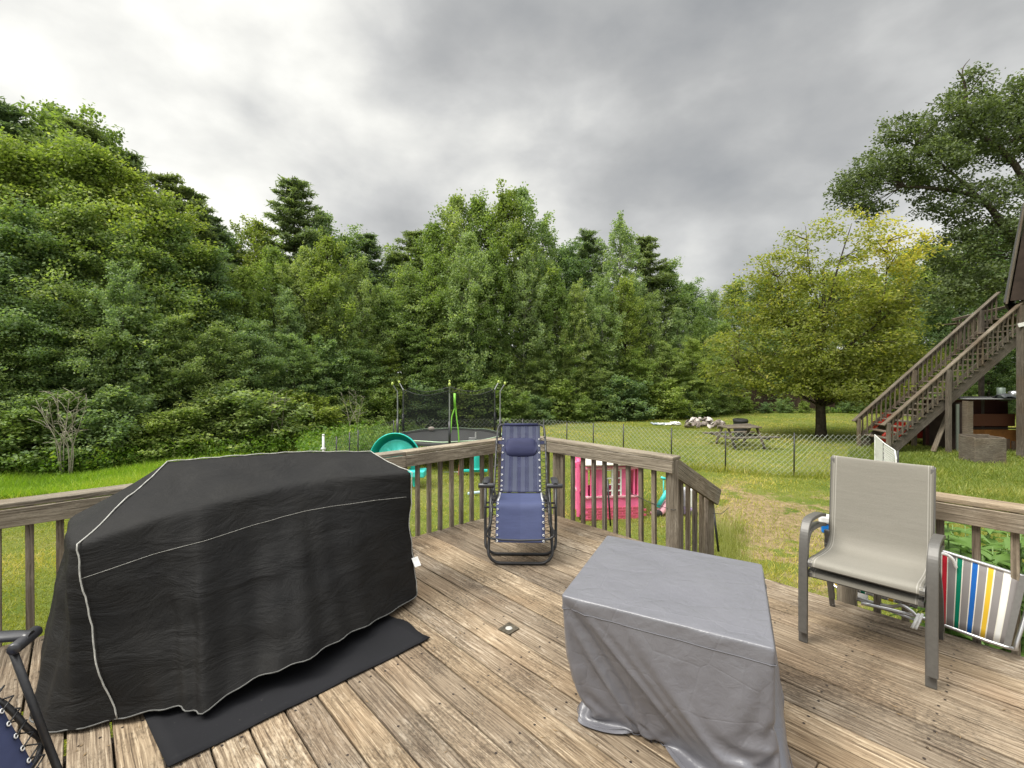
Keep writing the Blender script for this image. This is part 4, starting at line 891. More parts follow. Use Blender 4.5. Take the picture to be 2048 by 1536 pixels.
# ================================================================ outdoor staircase and storage under it
SA = 41.5; sxx, syy = 12.35, 15.9; ta = math.tan(R_(SA)); SW = 1.25
os_ = empty('outdoor_staircase', (sxx, syy, GZ), 0, 'tall grey wooden outdoor staircase rising to the building at the right edge', 'staircase')
RUN = 5.0
def sp(x, y, z): return V(sxx + x, syy + y, GZ + z)
for y in (.0, SW):
    b = MB(); b.beam(sp(.15, y, .02), sp(RUN, y, .02 + (RUN - .15) * ta), .045, .30); part_of(os_, b.build('stringer', M['oldwood'], bevel=.004))
nst = 21
for i in range(nst):
    x = .32 + i * .215; b = MB(); b.beam(sp(x + .02, -.06, (x - .0) * ta + .16), sp(x + .02, SW + .06, (x - .0) * ta + .16), .28, .038); part_of(os_, b.build('tread', M['oldwood'], bevel=.004))
for y, off in ((-.05, 0), (SW + .05, 0)):
    b = MB(); b.beam(sp(-.12, y, .92), sp(RUN + .1, y, .92 + (RUN + .22) * ta), .15, .04); part_of(os_, b.build('handrail', M['oldwood'], bevel=.004))
    b = MB(); b.beam(sp(.0, y + .03, .86), sp(RUN, y + .03, .86 + RUN * ta), .04, .09); part_of(os_, b.build('under_rail', M['oldwood']))
    b = MB(); b.beam(sp(.05, y + .03, .30), sp(RUN, y + .03, .30 + (RUN - .05) * ta), .036, .10); part_of(os_, b.build('lower_rail', M['oldwood']))
    for i in range(30):
        x = .20 + i * .165
        if x > RUN: break
        b = MB(); b.beam(sp(x, y - .02, x * ta + .14), sp(x, y - .02, x * ta + .98), .036, .036, up=(1, 0, 0)); part_of(os_, b.build('baluster', M['oldwood']))
    for x, w_ in ((.03, .10), (2.0, .12), (RUN - .6, .12)):
        b = MB(); b.beam(sp(x, y - .07, -.2), sp(x, y - .07, .98 + x * ta), w_, w_, up=(1, 0, 0)); part_of(os_, b.build('post', M['oldwood'], bevel=.006))
b = MB(); [b.beam(sp(RUN + .02 + q * .15, -.1, RUN * ta + .15), sp(RUN + .02 + q * .15, SW + 2.2, RUN * ta + .15), .14, .04) for q in range(16)]; part_of(os_, b.build('landing', M['oldwood']))
b = MB(); b.beam(sp(RUN - 1.3, SW + .3, .95 + (RUN - .9) * ta), sp(RUN + 2, SW + 1.2, .95 + RUN * ta - .1), .1, .09); [b.beam(sp(RUN - 1.1 + q * .17, SW + .35 + q * .045, -.1 + (RUN - .9) * ta), sp(RUN - 1.1 + q * .17, SW + .35 + q * .045, .95 + (RUN - .85) * ta), .04, .04, up=(1, 0, 0)) for q in range(16)]; part_of(os_, b.build('landing_rail', M['oldwood']))
# building at the right edge
bd = empty('garage', (18.5, 17, GZ), 0, 'steep roofed wooden building cropped by the right edge above the staircase', 'building')
M['siding'] = plain('dark_siding', (.035, .025, .02), .9, 0, .2, .4, 3)
def slab(name, pts, th, mat):
    b = MB(); P = [V(*p) for p in pts]; nrm = (P[1] - P[0]).cross(P[2] - P[0]).normalized() * th; n = len(P); i = b.add(P + [p + nrm for p in P]); b.face([i + k for k in range(n)][::-1]); b.face([i + n + k for k in range(n)])
    for k in range(n): b.face((i + k, i + (k + 1) % n, i + n + (k + 1) % n, i + n + k))
    return part_of(bd, b.build(name, mat))
def bp(r, v, z): return (16.46 + .673 * r + .74 * v, 16.0 - .74 * r + .673 * v, z)
slab('gable_wall', [bp(.10, .12, 3.9), bp(6, .12, 3.9), bp(6, .12, 6.95), bp(.48, .12, 6.85)], .1, M['siding'])
slab('side_wall', [bp(.45, .5, GZ), bp(.45, 6, GZ), bp(.45, 6, 6.2), bp(.45, .5, 6.2)], .1, M['siding'])
slab('roof_slope', [bp(0, 0, 3.85), bp(0, 6.4, 3.85), bp(.42, 6.4, 6.95), bp(.42, 0, 6.95)], -.06, plain('roof_edge', (.07, .07, .07), .8))
slab('roof_top', [bp(.4, -.05, 6.92), bp(.4, 6.4, 6.92), bp(6, 6.4, 7.35), bp(6, -.05, 7.35)], -.08, plain('roof_shingle', (.12, .12, .12), .9))
b = MB(); b.beam(bp(0.02, -.03, 3.8), bp(.42, -.03, 6.9), .03, .06, up=(0, 1, 0)); b.beam(bp(.40, -.10, 6.95), bp(6, -.10, 7.38), .05, .16); part_of(bd, b.build('barge_board', M['oldwood']))
b = MB(); b.beam((15.92, 15.1, 3.0), (18, 13.6, 3.75), .05, .12); part_of(bd, b.build('gutter', plain('pale_gutter', (.55, .54, .52), .5)))
b = MB(); b.beam((16.12, 15.15, GZ - .1), (16.12, 15.15, 3.1), .21, .21, up=(1, 0, 0)); part_of(bd, b.build('post', M['oldwood'], bevel=.01))
# lean-to storage
ls = empty('lean_to', (15.2, 16.5, GZ), 0, 'low open lean-to with dark interior and orange boards under the tall staircase', 'lean-to')
def lb(name, c, s, mat, bev=.005): b = MB(); b.box(c, s); return part_of(ls, b.build(name, mat, bevel=bev))
lb('corner_post', (14.95, 15.75, -.29), (.19, .19, 1.75), M['oldwood']); lb('side_board', (14.76, 15.9, -.33), (.08, .05, 1.6), plain('green_grey_board', (.15, .17, .14), .8)); lb('side_wall', (14.86, 16.6, -.3), (.04, 1.5, 1.65), M['siding'])
lb('back_wall', (16.2, 17.1, -.3), (2.9, .05, 1.7), plain('dark_red_board', (.05, .012, .008), .85)); lb('shelf_top', (16.2, 16.3, .655), (2.7, 1.35, .03), plain('roofing_felt', (.16, .16, .16), .8))
lb('lower_panel', (16.15, 16.35, -.74), (2.25, .04, .62), M['orange']); lb('mid_panel', (16.15, 16.50, -.12), (2.25, .04, .42), plain('rust_panel', (.10, .03, .012), .8)); lb('gap_board', (16.15, 16.42, -.39), (2.25, .05, .05), M['siding'])
for q in range(9): b = MB(); b.beam((15.3 + q * .19, 16.1, GZ), (15.32 + q * .19, 16.12, GZ + .42 + .06 * math.sin(q * 2.2)), .12, .03, up=(0, 1, 0)); part_of(ls, b.build('low_slat', M['fencewood']))
p = px(2009, 765, 15.8); b = MB(); b.lathe([(0, 0), (.10, 0), (.11, .02), (.11, .33), (.10, .345), (0, .345)], (16.15, 15.85, .672), 18); tag(b.build('tin_can', plain('green_grey_tin', (.18, .22, .19), .45, .4), smooth=True), 'grey green tin can standing on the lean-to roof', 'can')
b = MB(); b.lathe([(0, -.2), (.11, -.2), (.13, 0), (.11, .22), (0, .22)], (16.55, 15.75, .80), 16, axis='X'); tag(b.build('metal_drum', M['alu'], smooth=True), 'small shiny metal drum lying on the lean-to roof beside the post', 'drum')
b = MB(); b.grid([[(15.95 + u * .11, 15.55 + v * .12, .69 + .10 * math.sin(v) + .05 * math.sin(u * .9)) for u in range(9)] for v in range(6)]); tag(b.build('tarp', plain('dark_grey_tarp', (.05, .055, .06), .6), smooth=True, solid=.01), 'crumpled dark grey tarp on the lean-to roof', 'tarp')
# planter box
pb = empty('planter_box', (14.1, 14.4, GZ), R_(-4), 'square weathered wooden planter box beside the lean-to post', 'planter')
for nm, c, s in (('front_board', (0, -.27, .37), (.86, .04, .74)), ('back_board', (0, .27, .40), (.86, .04, .78)), ('side_board', (-.41, 0, .38), (.04, .5, .76)), ('side_board', (.41, 0, .38), (.04, .5, .76))):
    b = MB(); b.box(c, s); b.build(nm, M['oldwood'], pb, bevel=.005)
b = MB(); b.grid([[(-.39 + u * .13, -.25 + v * .1, .62 + .02 * mn.noise(V(u, v, 0))) for u in range(7)] for v in range(6)]); b.build('soil', plain('soil', (.07, .05, .035), .95), pb)
# red shapes behind the stairs
b = MB(); b.box((0, 0, .55), (.9, .5, .5)); b.box((0, -.05, .95), (.5, .4, .35)); b.lathe([(0, -.06), (.2, -.06), (.22, 0), (.2, .06), (0, .06)], (-.3, -.3, .22), 16, axis='Y'); b.lathe([(0, -.06), (.2, -.06), (.22, 0), (.2, .06), (0, .06)], (.3, -.3, .22), 16, axis='Y')
o = b.build('red_mower', M['red'], bevel=.04); o.location = (14.3, 18.2, GZ); tag(o, 'red garden machine parked behind the tall wooden staircase', 'mower')
b = MB(); b.box((0, 0, .32), (1.1, .8, .34)); b.box((0, 0, .55), (1.2, .9, .06)); o = b.build('red_cart', M['red'], bevel=.03); o.location = (14.9, 17.9, GZ + .1); tag(o, 'low red cart under the middle of the staircase', 'cart')
b = MB(); b.beam((13.95, 15.9, GZ + .05), (14.7, 16.2, GZ + 1.25), .14, .04); tag(b.build('loose_plank', M['oldwood']), 'loose pale plank leaning under the staircase beside the lean-to', 'plank')
# ================================================================ vegetation
M['leafA'] = leaf_mat('leaf_deep_green', (0.087, 0.139, 0.065), (0.226, 0.296, 0.136), (0.394, 0.452, 0.195), 0.42)
M['leafB'] = leaf_mat('leaf_bright_green', (0.102, 0.151, 0.043), (0.227, 0.292, 0.094), (0.370, 0.409, 0.151), 0.42)
M['leafC'] = leaf_mat('leaf_grey_green', (0.128, 0.187, 0.092), (0.289, 0.358, 0.185), (0.449, 0.507, 0.247), 0.42)
M['leafY'] = leaf_mat('leaf_yellow_green', (0.097, 0.130, 0.036), (0.228, 0.255, 0.081), (0.466, 0.410, 0.101), 0.51)
M['needle'] = leaf_mat('pine_needle', (0.096, 0.133, 0.078), (0.186, 0.238, 0.130), (0.281, 0.325, 0.156), 0.33)
M['leafO'] = leaf_mat('oak_leaf', (0.049, 0.074, 0.039), (0.113, 0.152, 0.083), (0.189, 0.226, 0.113), .34)
M['weed'] = leaf_mat('weed_leaf', (0.072, 0.138, 0.018), (0.150, 0.240, 0.036), (0.324, 0.360, 0.072), 0.4)

def np_mesh(name, verts, k, mat, vattr, smooth=False):
    """verts: (n*k,3), faces of k consecutive vertices"""
    nv = len(verts); nf = nv // k; me = bpy.data.meshes.new(name)
    me.vertices.add(nv); me.vertices.foreach_set('co', verts.astype(np.float32).ravel())
    me.loops.add(nv); me.loops.foreach_set('vertex_index', np.arange(nv, dtype=np.int32))
    me.polygons.add(nf); me.polygons.foreach_set('loop_start', np.arange(0, nv, k, dtype=np.int32)); me.polygons.foreach_set('loop_total', np.full(nf, k, dtype=np.int32))
    me.update(calc_edges=True); a = me.attributes.new('v', 'FLOAT', 'POINT'); a.data.foreach_set('value', np.repeat(vattr, k).astype(np.float32)); me.materials.append(mat); return me
def nrmz(a): return a / np.maximum(1e-9, np.linalg.norm(a, axis=1, keepdims=True))
def leaves(c, L, W, upb=.9, axis=None, rg=rng):
    n = len(c); nn = nrmz(rg.normal(size=(n, 3)) * .6 + np.array([0, 0, upb])); r = rg.normal(size=(n, 3)) if axis is None else axis + rg.normal(size=(n, 3)) * .45
    ax = nrmz(r - nn * np.sum(r * nn, 1, keepdims=True)); sd_ = np.cross(nn, ax); L = L * rg.uniform(.65, 1.25, (n, 1)); W = W * rg.uniform(.7, 1.2, (n, 1))
    v = np.empty((n, 4, 3)); v[:, 0] = c - ax * L * .5; v[:, 1] = c + sd_ * W * .5 - nn * W * .14; v[:, 2] = c + ax * L * .5 - nn * L * .12; v[:, 3] = c - sd_ * W * .5 - nn * W * .14
    return v.reshape(-1, 3)
def branch_tubes(mb, a, c, r0, r1, sagf=.12, n=5):
    a = Vector(a); c = Vector(c); L = (c - a).length; pts = []; rs = []
    for i in range(n + 1):
        t = i / n; p = a.lerp(c, t); p.z += sagf * L * math.sin(t * math.pi) * .5; p += Vector(rng.normal(size=3)) * L * .012; pts.append(p); rs.append(r0 + (r1 - r0) * t)
    mb.tube(pts, rs, 5)
def broad(name, seed, H, R, zlow, tips, per, L, W, mat, prof, bark='bark', spr=.55, flat=.10, trunk_r=.12, nbr=60, lean=0, upb=.9, gap=0.0, lobes=7, scalev=1.0):
    rg = np.random.default_rng(seed); f = rg.random(tips); f = zlow + (1 - zlow) * f; ang = rg.uniform(0, 2 * np.pi, tips)
    pr = np.array([prof(q) for q in f]); ph = rg.uniform(0, 6.28, 6)
    lump = 1 + .26 * np.sin(ang * 3 + f * 9 + ph[0]) + .20 * np.sin(ang * 5 - f * 14 + ph[1]) + .14 * np.sin(f * 31 + ang + ph[2])
    rad = R * pr * lump * np.sqrt(rg.uniform(.12, 1, tips)) * np.where(rg.random(tips) < .09, 1.22, 1); f = f + np.where(rg.random(tips) < .05, rg.uniform(0, .07, tips), 0) * (f > .75); tip = np.stack([np.cos(ang) * rad + lean * f, np.sin(ang) * rad, f * H], 1)
    if gap > 0:
        hsh = np.sin(tip[:, 0] * 2.1 + ph[3]) * np.sin(tip[:, 1] * 1.9 + ph[4]) * np.sin(tip[:, 2] * 2.3 + ph[5]); tip = tip[hsh < 1 - gap * 1.6]
    hi = np.where(tip[:, 2] > .55 * H)[0]; pick = rg.choice(hi, min(len(hi), 16), replace=False)      # leading shoots that stand out of the crown
    out_ = nrmz(tip[pick] * np.array([1, 1, 0]) + 1e-6); sh = [tip[pick] + out_ * (.25 * R * k_ / 5) + np.array([0, 0, 1.0]) * (.13 * k_) + rg.normal(size=(len(pick), 3)) * .05 for k_ in range(1, 6)]
    tip = np.concatenate([tip] + sh)
    n = len(tip); od = nrmz(np.stack([tip[:, 0], tip[:, 1], np.full(n, .05)], 1) + rg.normal(size=(n, 3)) * .35)
    P = []; VV = []; cl_ = rg.uniform(-.22, .22, n)
    t = rg.uniform(-.7, .6, (n, per, 1)); side = np.cross(od, np.array([0, 0, 1.0])); side = nrmz(side)
    q = tip[:, None, :] + od[:, None, :] * t * spr + side[:, None, :] * rg.normal(size=(n, per, 1)) * spr * .42 + np.array([0, 0, 1.0]) * (rg.normal(size=(n, per, 1)) * flat - (np.abs(t) * .12 * spr))
    c = q.reshape(-1, 3); vv = np.clip(.42 + np.repeat(cl_, per) + rg.normal(size=n * per) * .15, 0, 1); vv = np.where(rg.random(n * per) < .02, 1.0, vv)
    me = np_mesh(name, leaves(c, L, W, upb, np.repeat(od, per, 0), rg), 4, M[mat], vv)
    tb = MB(); top = H * .93; tb.tube([(lean * z / H + .10 * math.sin(z * .9 + seed), .08 * math.cos(z * .7 + seed), z) for z in np.linspace(-.2, top, 12)], [trunk_r * (1 - .88 * i / 11) * (1.25 if i == 0 else 1) for i in range(12)], 8)
    for i in rg.choice(n, min(nbr, n), replace=False):
        z0_ = max(.15 * H * zlow * 2 + .1, tip[i, 2] - np.hypot(tip[i, 0], tip[i, 1]) * .75); z0_ = min(z0_, top * .96); branch_tubes(tb, (lean * z0_ / H, 0, z0_), tip[i], trunk_r * .34 * (1 - .6 * z0_ / H) + .008, .006)
    tm = tb.build('trunk_src', M[bark], smooth=True); tme = tm.data; bpy.data.objects.remove(tm); return me, tme
def pine(name, seed, H, R, zlow, nwh, mat='needle', nb=5, tufts=9, blades=11, L=.22, W=.045, up=.25, pw=.8, trunk_r=.16):
    rg = np.random.default_rng(seed); tb = MB(); tb.tube([(.06 * math.sin(z), .05 * math.cos(z * .8), z) for z in np.linspace(-.2, H, 10)], [trunk_r * (1 - .93 * i / 9) for i in range(10)], 8)
    C = []; A = []
    for w_ in range(nwh):
        f = zlow + (1 - zlow) * (w_ / nwh) ** .95; a0 = rg.uniform(0, 6.28); Lb = R * ((1 - f) ** pw) * (.55 + .45 * math.sin(min(1, (f - zlow) / .18) * math.pi / 2)) + .15
        for k in range(nb):
            a = a0 + k * 6.283 / nb + rg.normal() * .2; l = Lb * rg.uniform(.55, 1.15); z = f * H + rg.normal() * .1; d = np.array([math.cos(a), math.sin(a), 0]); end = np.array([d[0] * l, d[1] * l, z + l * up * rg.uniform(.3, 1.2)])
            branch_tubes(tb, (0, 0, z), end, .035 * (1 - f * .7) + .006, .005, -.18)
            nt_ = max(3, int(tufts * l / R + 2))
            for t in np.linspace(.3, 1.02, nt_):
                base = np.array([0, 0, z]) * (1 - t) + end * t; base[2] -= .09 * l * math.sin(t * math.pi); sd_ = np.array([-d[1], d[0], 0]); spread = .25 * l * (1 - abs(t - .55)) 
                for s in (-1, 0, 1):
                    cc_ = base + sd_ * s * spread * rg.uniform(.5, 1.1) + np.array([0, 0, rg.normal() * .03]); dirv = d * .8 + sd_ * s * .6 + np.array([0, 0, .35])
                    C.append(cc_ + rg.normal(size=(blades, 3)) * np.array([.085, .085, .04])); A.append(np.tile(dirv, (blades, 1)))
    c = np.concatenate(C); ax = nrmz(np.concatenate(A) + rg.normal(size=(len(c), 3)) * .6)
    vv = np.clip(.45 + rg.normal(size=len(c)) * .2, 0, 1); me = np_mesh(name, leaves(c, L, W, .7, ax * 2, rg), 4, M[mat], vv)
    tm = tb.build('trunk_src', M['bark'], smooth=True); tme = tm.data; bpy.data.objects.remove(tm); return me, tme
pf_round = lambda f: max(.05, math.sin(math.pi * min(1, (f * .80 + .20)))) ** .85
pf_cone = lambda f: max(.04, (1 - f) ** .65) * (.75 + .25 * math.sin(f * 20))
pf_col = lambda f: max(.10, math.sin(math.pi * min(1, (f * .9 + .08)))) ** .8
K = {}
K['maple'] = [broad('crown', 11 + i, 10, 2.9, .03, 640, 50, .135, .092, 'leafA', pf_round, nbr=50) for i in range(3)]
K['bright'] = [broad('crown', 21 + i, 10, 2.8, .05, 600, 52, .125, .080, 'leafB', pf_round, nbr=50, gap=.12) for i in range(2)]
K['poplar'] = [broad('crown', 31 + i, 12, 1.75, .10, 520, 34, .125, .10, 'leafC', pf_col, 'palebark', .32, .13, .09, 70, upb=.3, gap=.22) for i in range(3)]
K['aspen'] = [broad('crown', 41 + i, 12, 2.1, .12, 560, 34, .14, .11, 'leafB', pf_col, 'bark', .36, .14, .10, 80, upb=.35, gap=.25) for i in range(2)]
K['pine'] = [pine('crown', 51, 12, 3.1, .22, 22, nb=6, blades=15, L=.26, W=.06, pw=.72), pine('crown', 52, 12, 2.8, .3, 20, nb=6, up=.45, blades=15, L=.24, W=.05, pw=.7), pine('crown', 53, 12, 2.8, .3, 17, up=.15, nb=6, blades=15, L=.26, W=.06, pw=.6)]
K['fir'] = [pine('crown', 61, 6, 1.7, .04, 20, 'leafB', 6, 8, 9, .14, .05, .05, .7, .08)]
K['shrub'] = [broad('foliage', 71 + i, 2.2, 1.25, .0, 170, 40, .12, .08, 'leafA' if i < 2 else 'leafB', pf_round, spr=.34, flat=.07, trunk_r=.03, nbr=30) for i in range(4)]
K['sapling'] = [broad('crown', 81 + i, 5.5, 1.35, .10, 200, 40, .15, .11, 'leafA' if i else 'leafC', pf_col, 'palebark', .38, .08, .045, 40, gap=.15) for i in range(3)]
names = {'maple': 'maple_tree', 'bright': 'leafy_tree', 'poplar': 'birch_tree', 'aspen': 'aspen_tree', 'pine': 'pine_tree', 'fir': 'fir_tree', 'shrub': 'shrub', 'sapling': 'young_tree'}
H0 = {'maple': 10, 'bright': 10, 'poplar': 12, 'aspen': 12, 'pine': 12, 'fir': 6, 'shrub': 2.2, 'sapling': 5.5}
desc = {'maple': 'dark green broadleaf tree', 'bright': 'yellow-green broadleaf tree', 'poplar': 'slender grey-green birch', 'aspen': 'airy light green aspen', 'pine': 'open crowned pine', 'fir': 'small light green fir', 'shrub': 'leafy shrub', 'sapling': 'thin young tree'}
catn = {'shrub': 'shrub'}
marks = [(-60, 'at the far left edge of the treeline'), (40, 'above the cropped lounge chair'), (130, 'by the bare grey shrub'), (215, 'left of the grill cover top'), (300, 'above left shoulder of grill cover'), (380, 'above left part of grill cover'), (460, 'above middle of grill cover'), (545, 'by the small forked bare shrub'), (625, 'by the pale gate post'), (700, 'behind left end of chain link fence'), (770, 'left of the trampoline'), (830, 'behind left half of trampoline net'), (900, 'behind trampoline middle pole'), (965, 'behind right half of trampoline net'), (1035, 'behind the upright lounge chair'), (1100, 'just right of upright lounge chair'), (1170, 'over left side of pink playhouse'), (1240, 'over right side of pink playhouse'), (1305, 'behind the pale sheets on the grass'), (1370, 'over the corner stair post'), (1440, 'behind the rubble heap'), (1510, 'behind the picnic table'), (1590, 'left of the lawn tree trunk'), (1680, 'right of the lawn tree trunk'), (1780, 'behind foot of tall staircase'), (1880, 'behind the tall staircase'), (1990, 'behind storage under tall staircase'), (2120, 'beyond the right edge')]
used = {}; pend = []
def plant(kind, x, ytop, d, wscale=1.0, row='middle row', zb=GZ, grp='trees of the wood'):
    H = CAMZ - (ytop - 740) * d / 960 - zb; me, tr = K[kind][(len(pend)) % len(K[kind])]; s = H / H0[kind]
    X = (x - 1024) / 960 * d; o = empty(names[kind], (X, d, zb), random.uniform(0, 6.28), None, catn.get(kind, 'tree'), grp); sw = max(s, .55) * wscale if kind != 'shrub' else s * wscale; o.scale = (sw, sw, s)
    t = bpy.data.objects.new('trunk' if kind != 'shrub' else 'stems', tr); COL.objects.link(t); t.parent = o
    c = bpy.data.objects.new('crown' if kind != 'shrub' else 'foliage', me); COL.objects.link(c); c.parent = o
    mk = min(marks, key=lambda m_: abs(m_[0] - x))[1]; pend.append((o, kind, row, mk, x, d, H)); return o
back = [(-130, 190, 20, 'maple'), (15, 200, 21, 'pine'), (60, 275, 21, 'maple'), (110, 222, 22, 'aspen'), (162, 240, 22, 'pine'), (205, 275, 23, 'aspen'), (255, 300, 24, 'pine'), (335, 343, 24, 'pine'), (385, 375, 25, 'pine'), (418, 425, 25.5, 'pine'), (445, 468, 26, 'maple'), (515, 450, 26, 'aspen'), (588, 352, 27, 'pine'), (648, 430, 27, 'poplar'), (690, 480, 28, 'maple'), (735, 463, 29, 'pine'), (790, 515, 30, 'maple'), (833, 458, 29, 'pine'), (868, 452, 28, 'aspen'), (912, 398, 28, 'poplar'), (955, 402, 28, 'aspen'), (1012, 395, 28, 'aspen'), (1042, 383, 28.5, 'poplar'), (1085, 450, 30, 'poplar'), (1130, 505, 31, 'maple'), (1176, 456, 33, 'pine'), (1240, 446, 31, 'poplar'), (1288, 468, 34, 'pine'), (1332, 540, 35, 'maple'), (1375, 572, 36, 'maple'), (1425, 590, 37, 'poplar'), (1470, 575, 38, 'maple'), (1530, 560, 38, 'maple'), (1600, 570, 38, 'poplar'), (1670, 560, 37, 'maple'), (1740, 545, 36, 'aspen'), (1810, 520, 36, 'maple'), (1880, 500, 34, 'maple'), (1960, 470, 33, 'maple'), (2050, 450, 32, 'maple'), (2140, 400, 32, 'maple')]
mid = [(-70, 310, 16.5, 'bright'), (30, 292, 17, 'bright'), (105, 300, 18, 'bright'), (190, 300, 18.5, 'bright'), (265, 352, 19, 'bright'), (310, 420, 19.2, 'bright'), (355, 455, 19.5, 'maple'), (50, 440, 15.5, 'maple'), (150, 430, 16.5, 'maple'), (-40, 470, 14.5, 'maple'), (240, 470, 17.5, 'maple'), (420, 520, 20, 'maple'), (485, 540, 20.5, 'aspen'), (545, 500, 22, 'aspen'), (610, 500, 22, 'poplar'), (655, 480, 22.5, 'aspen'), (715, 530, 23, 'poplar'), (770, 590, 24, 'maple'), (820, 550, 25, 'maple'), (870, 515, 25.5, 'aspen'), (938, 470, 25, 'poplar'), (985, 505, 26, 'aspen'), (1050, 520, 26.5, 'poplar'), (1110, 555, 27, 'aspen'), (1150, 570, 27, 'poplar'), (1205, 560, 28, 'poplar'), (1250, 560, 29, 'aspen'), (1300, 590, 30, 'poplar'), (1355, 625, 31, 'poplar'), (1400, 635, 31.5, 'aspen'), (845, 575, 25.2, 'pine'), (1085, 590, 27, 'poplar'), (905, 560, 25.2, 'poplar'), (575, 580, 21, 'poplar'), (680, 570, 22.2, 'poplar'), (1450, 650, 32, 'aspen'), (1520, 640, 33.5, 'maple'), (1600, 640, 34, 'maple'), (1700, 630, 34, 'maple'), (1790, 620, 33, 'bright'), (1880, 600, 31, 'maple'), (1980, 590, 30, 'maple')]
front = [(-10, 640, 13.6, 'maple'), (85, 620, 14.4, 'maple'), (185, 600, 15.2, 'maple'), (275, 640, 15.6, 'sapling'), (250, 545, 15.4, 'poplar'), (345, 640, 16.6, 'maple'), (430, 660, 17.4, 'maple'), (510, 655, 18.4, 'maple'), (585, 680, 19.4, 'maple'), (650, 690, 20.5, 'sapling'), (715, 690, 22, 'maple'), (780, 690, 23, 'fir'), (835, 655, 23.5, 'fir'), (890, 690, 24.5, 'maple'), (950, 690, 25, 'sapling'), (1010, 700, 26, 'maple'), (1075, 700, 26.5, 'maple'), (1140, 690, 27, 'maple'), (1200, 690, 27.5, 'maple'), (1265, 700, 28, 'bright'), (1330, 690, 28.5, 'maple'), (1385, 680, 29, 'bright'), (1430, 700, 30, 'maple'), (1490, 735, 33.5, 'maple'), (1560, 735, 33.8, 'maple'), (1640, 730, 33.5, 'maple'), (1720, 720, 32, 'maple'), (1800, 720, 30, 'bright'), (1890, 700, 28, 'maple')]
for x, y, d, k in back: plant(k, x, y, d, 1.0 if k != 'pine' else 1.3, 'back row')
for x, y, d, k in mid: plant(k, x, y, d, 1.0, 'middle row')
for x, y, d, k in front: plant(k, x, y, d, .95 if k in ('maple', 'bright') else 1.0, 'front edge')
def edge_d(x):
    E = [(-200, 12.8), (0, 13.2), (150, 14.0), (300, 14.8), (450, 16.5), (600, 18.6), (700, 20.8), (800, 22.6), (950, 24), (1100, 25.6), (1300, 27.6), (1400, 28.6), (1450, 31.2), (1900, 31.2), (2100, 29)]
    for (a, da), (c, dc) in zip(E[:-1], E[1:]):
        if a <= x <= c: return da + (dc - da) * (x - a) / (c - a)
x = -110
while x < 2010:
    d = edge_d(x) - random.uniform(0.0, .7); h = random.uniform(1.0, 1.9) if x < 1420 else random.uniform(.45, .8); yt = 740 + (CAMZ - (GZ + h)) * 960 / d
    plant('shrub', x, yt, d, random.uniform(1.1, 1.6) if x < 1420 else 1.3, 'undergrowth', grp='shrubs along the wood edge'); x += (46 if x < 1420 else 48) * 15 / d + 16
# labels
from collections import defaultdict
gl = defaultdict(list)
for it in pend: gl[(it[1], it[2], it[3])].append(it)
rowtxt = {'back row': 'in back row', 'middle row': 'in middle row', 'front edge': 'at wood edge', 'undergrowth': 'in the undergrowth'}
for key, its in gl.items():
    its.sort(key=lambda i: i[4])
    for j, it in enumerate(its):
        o = it[0]; pre = '' if len(its) == 1 else (('left ', 'right ') if len(its) == 2 else ('first ', 'second ', 'third ', 'fourth ', 'fifth '))[j]
        o['label'] = f"{pre}{desc[it[1]]} {rowtxt[it[2]]}, {it[3]}"
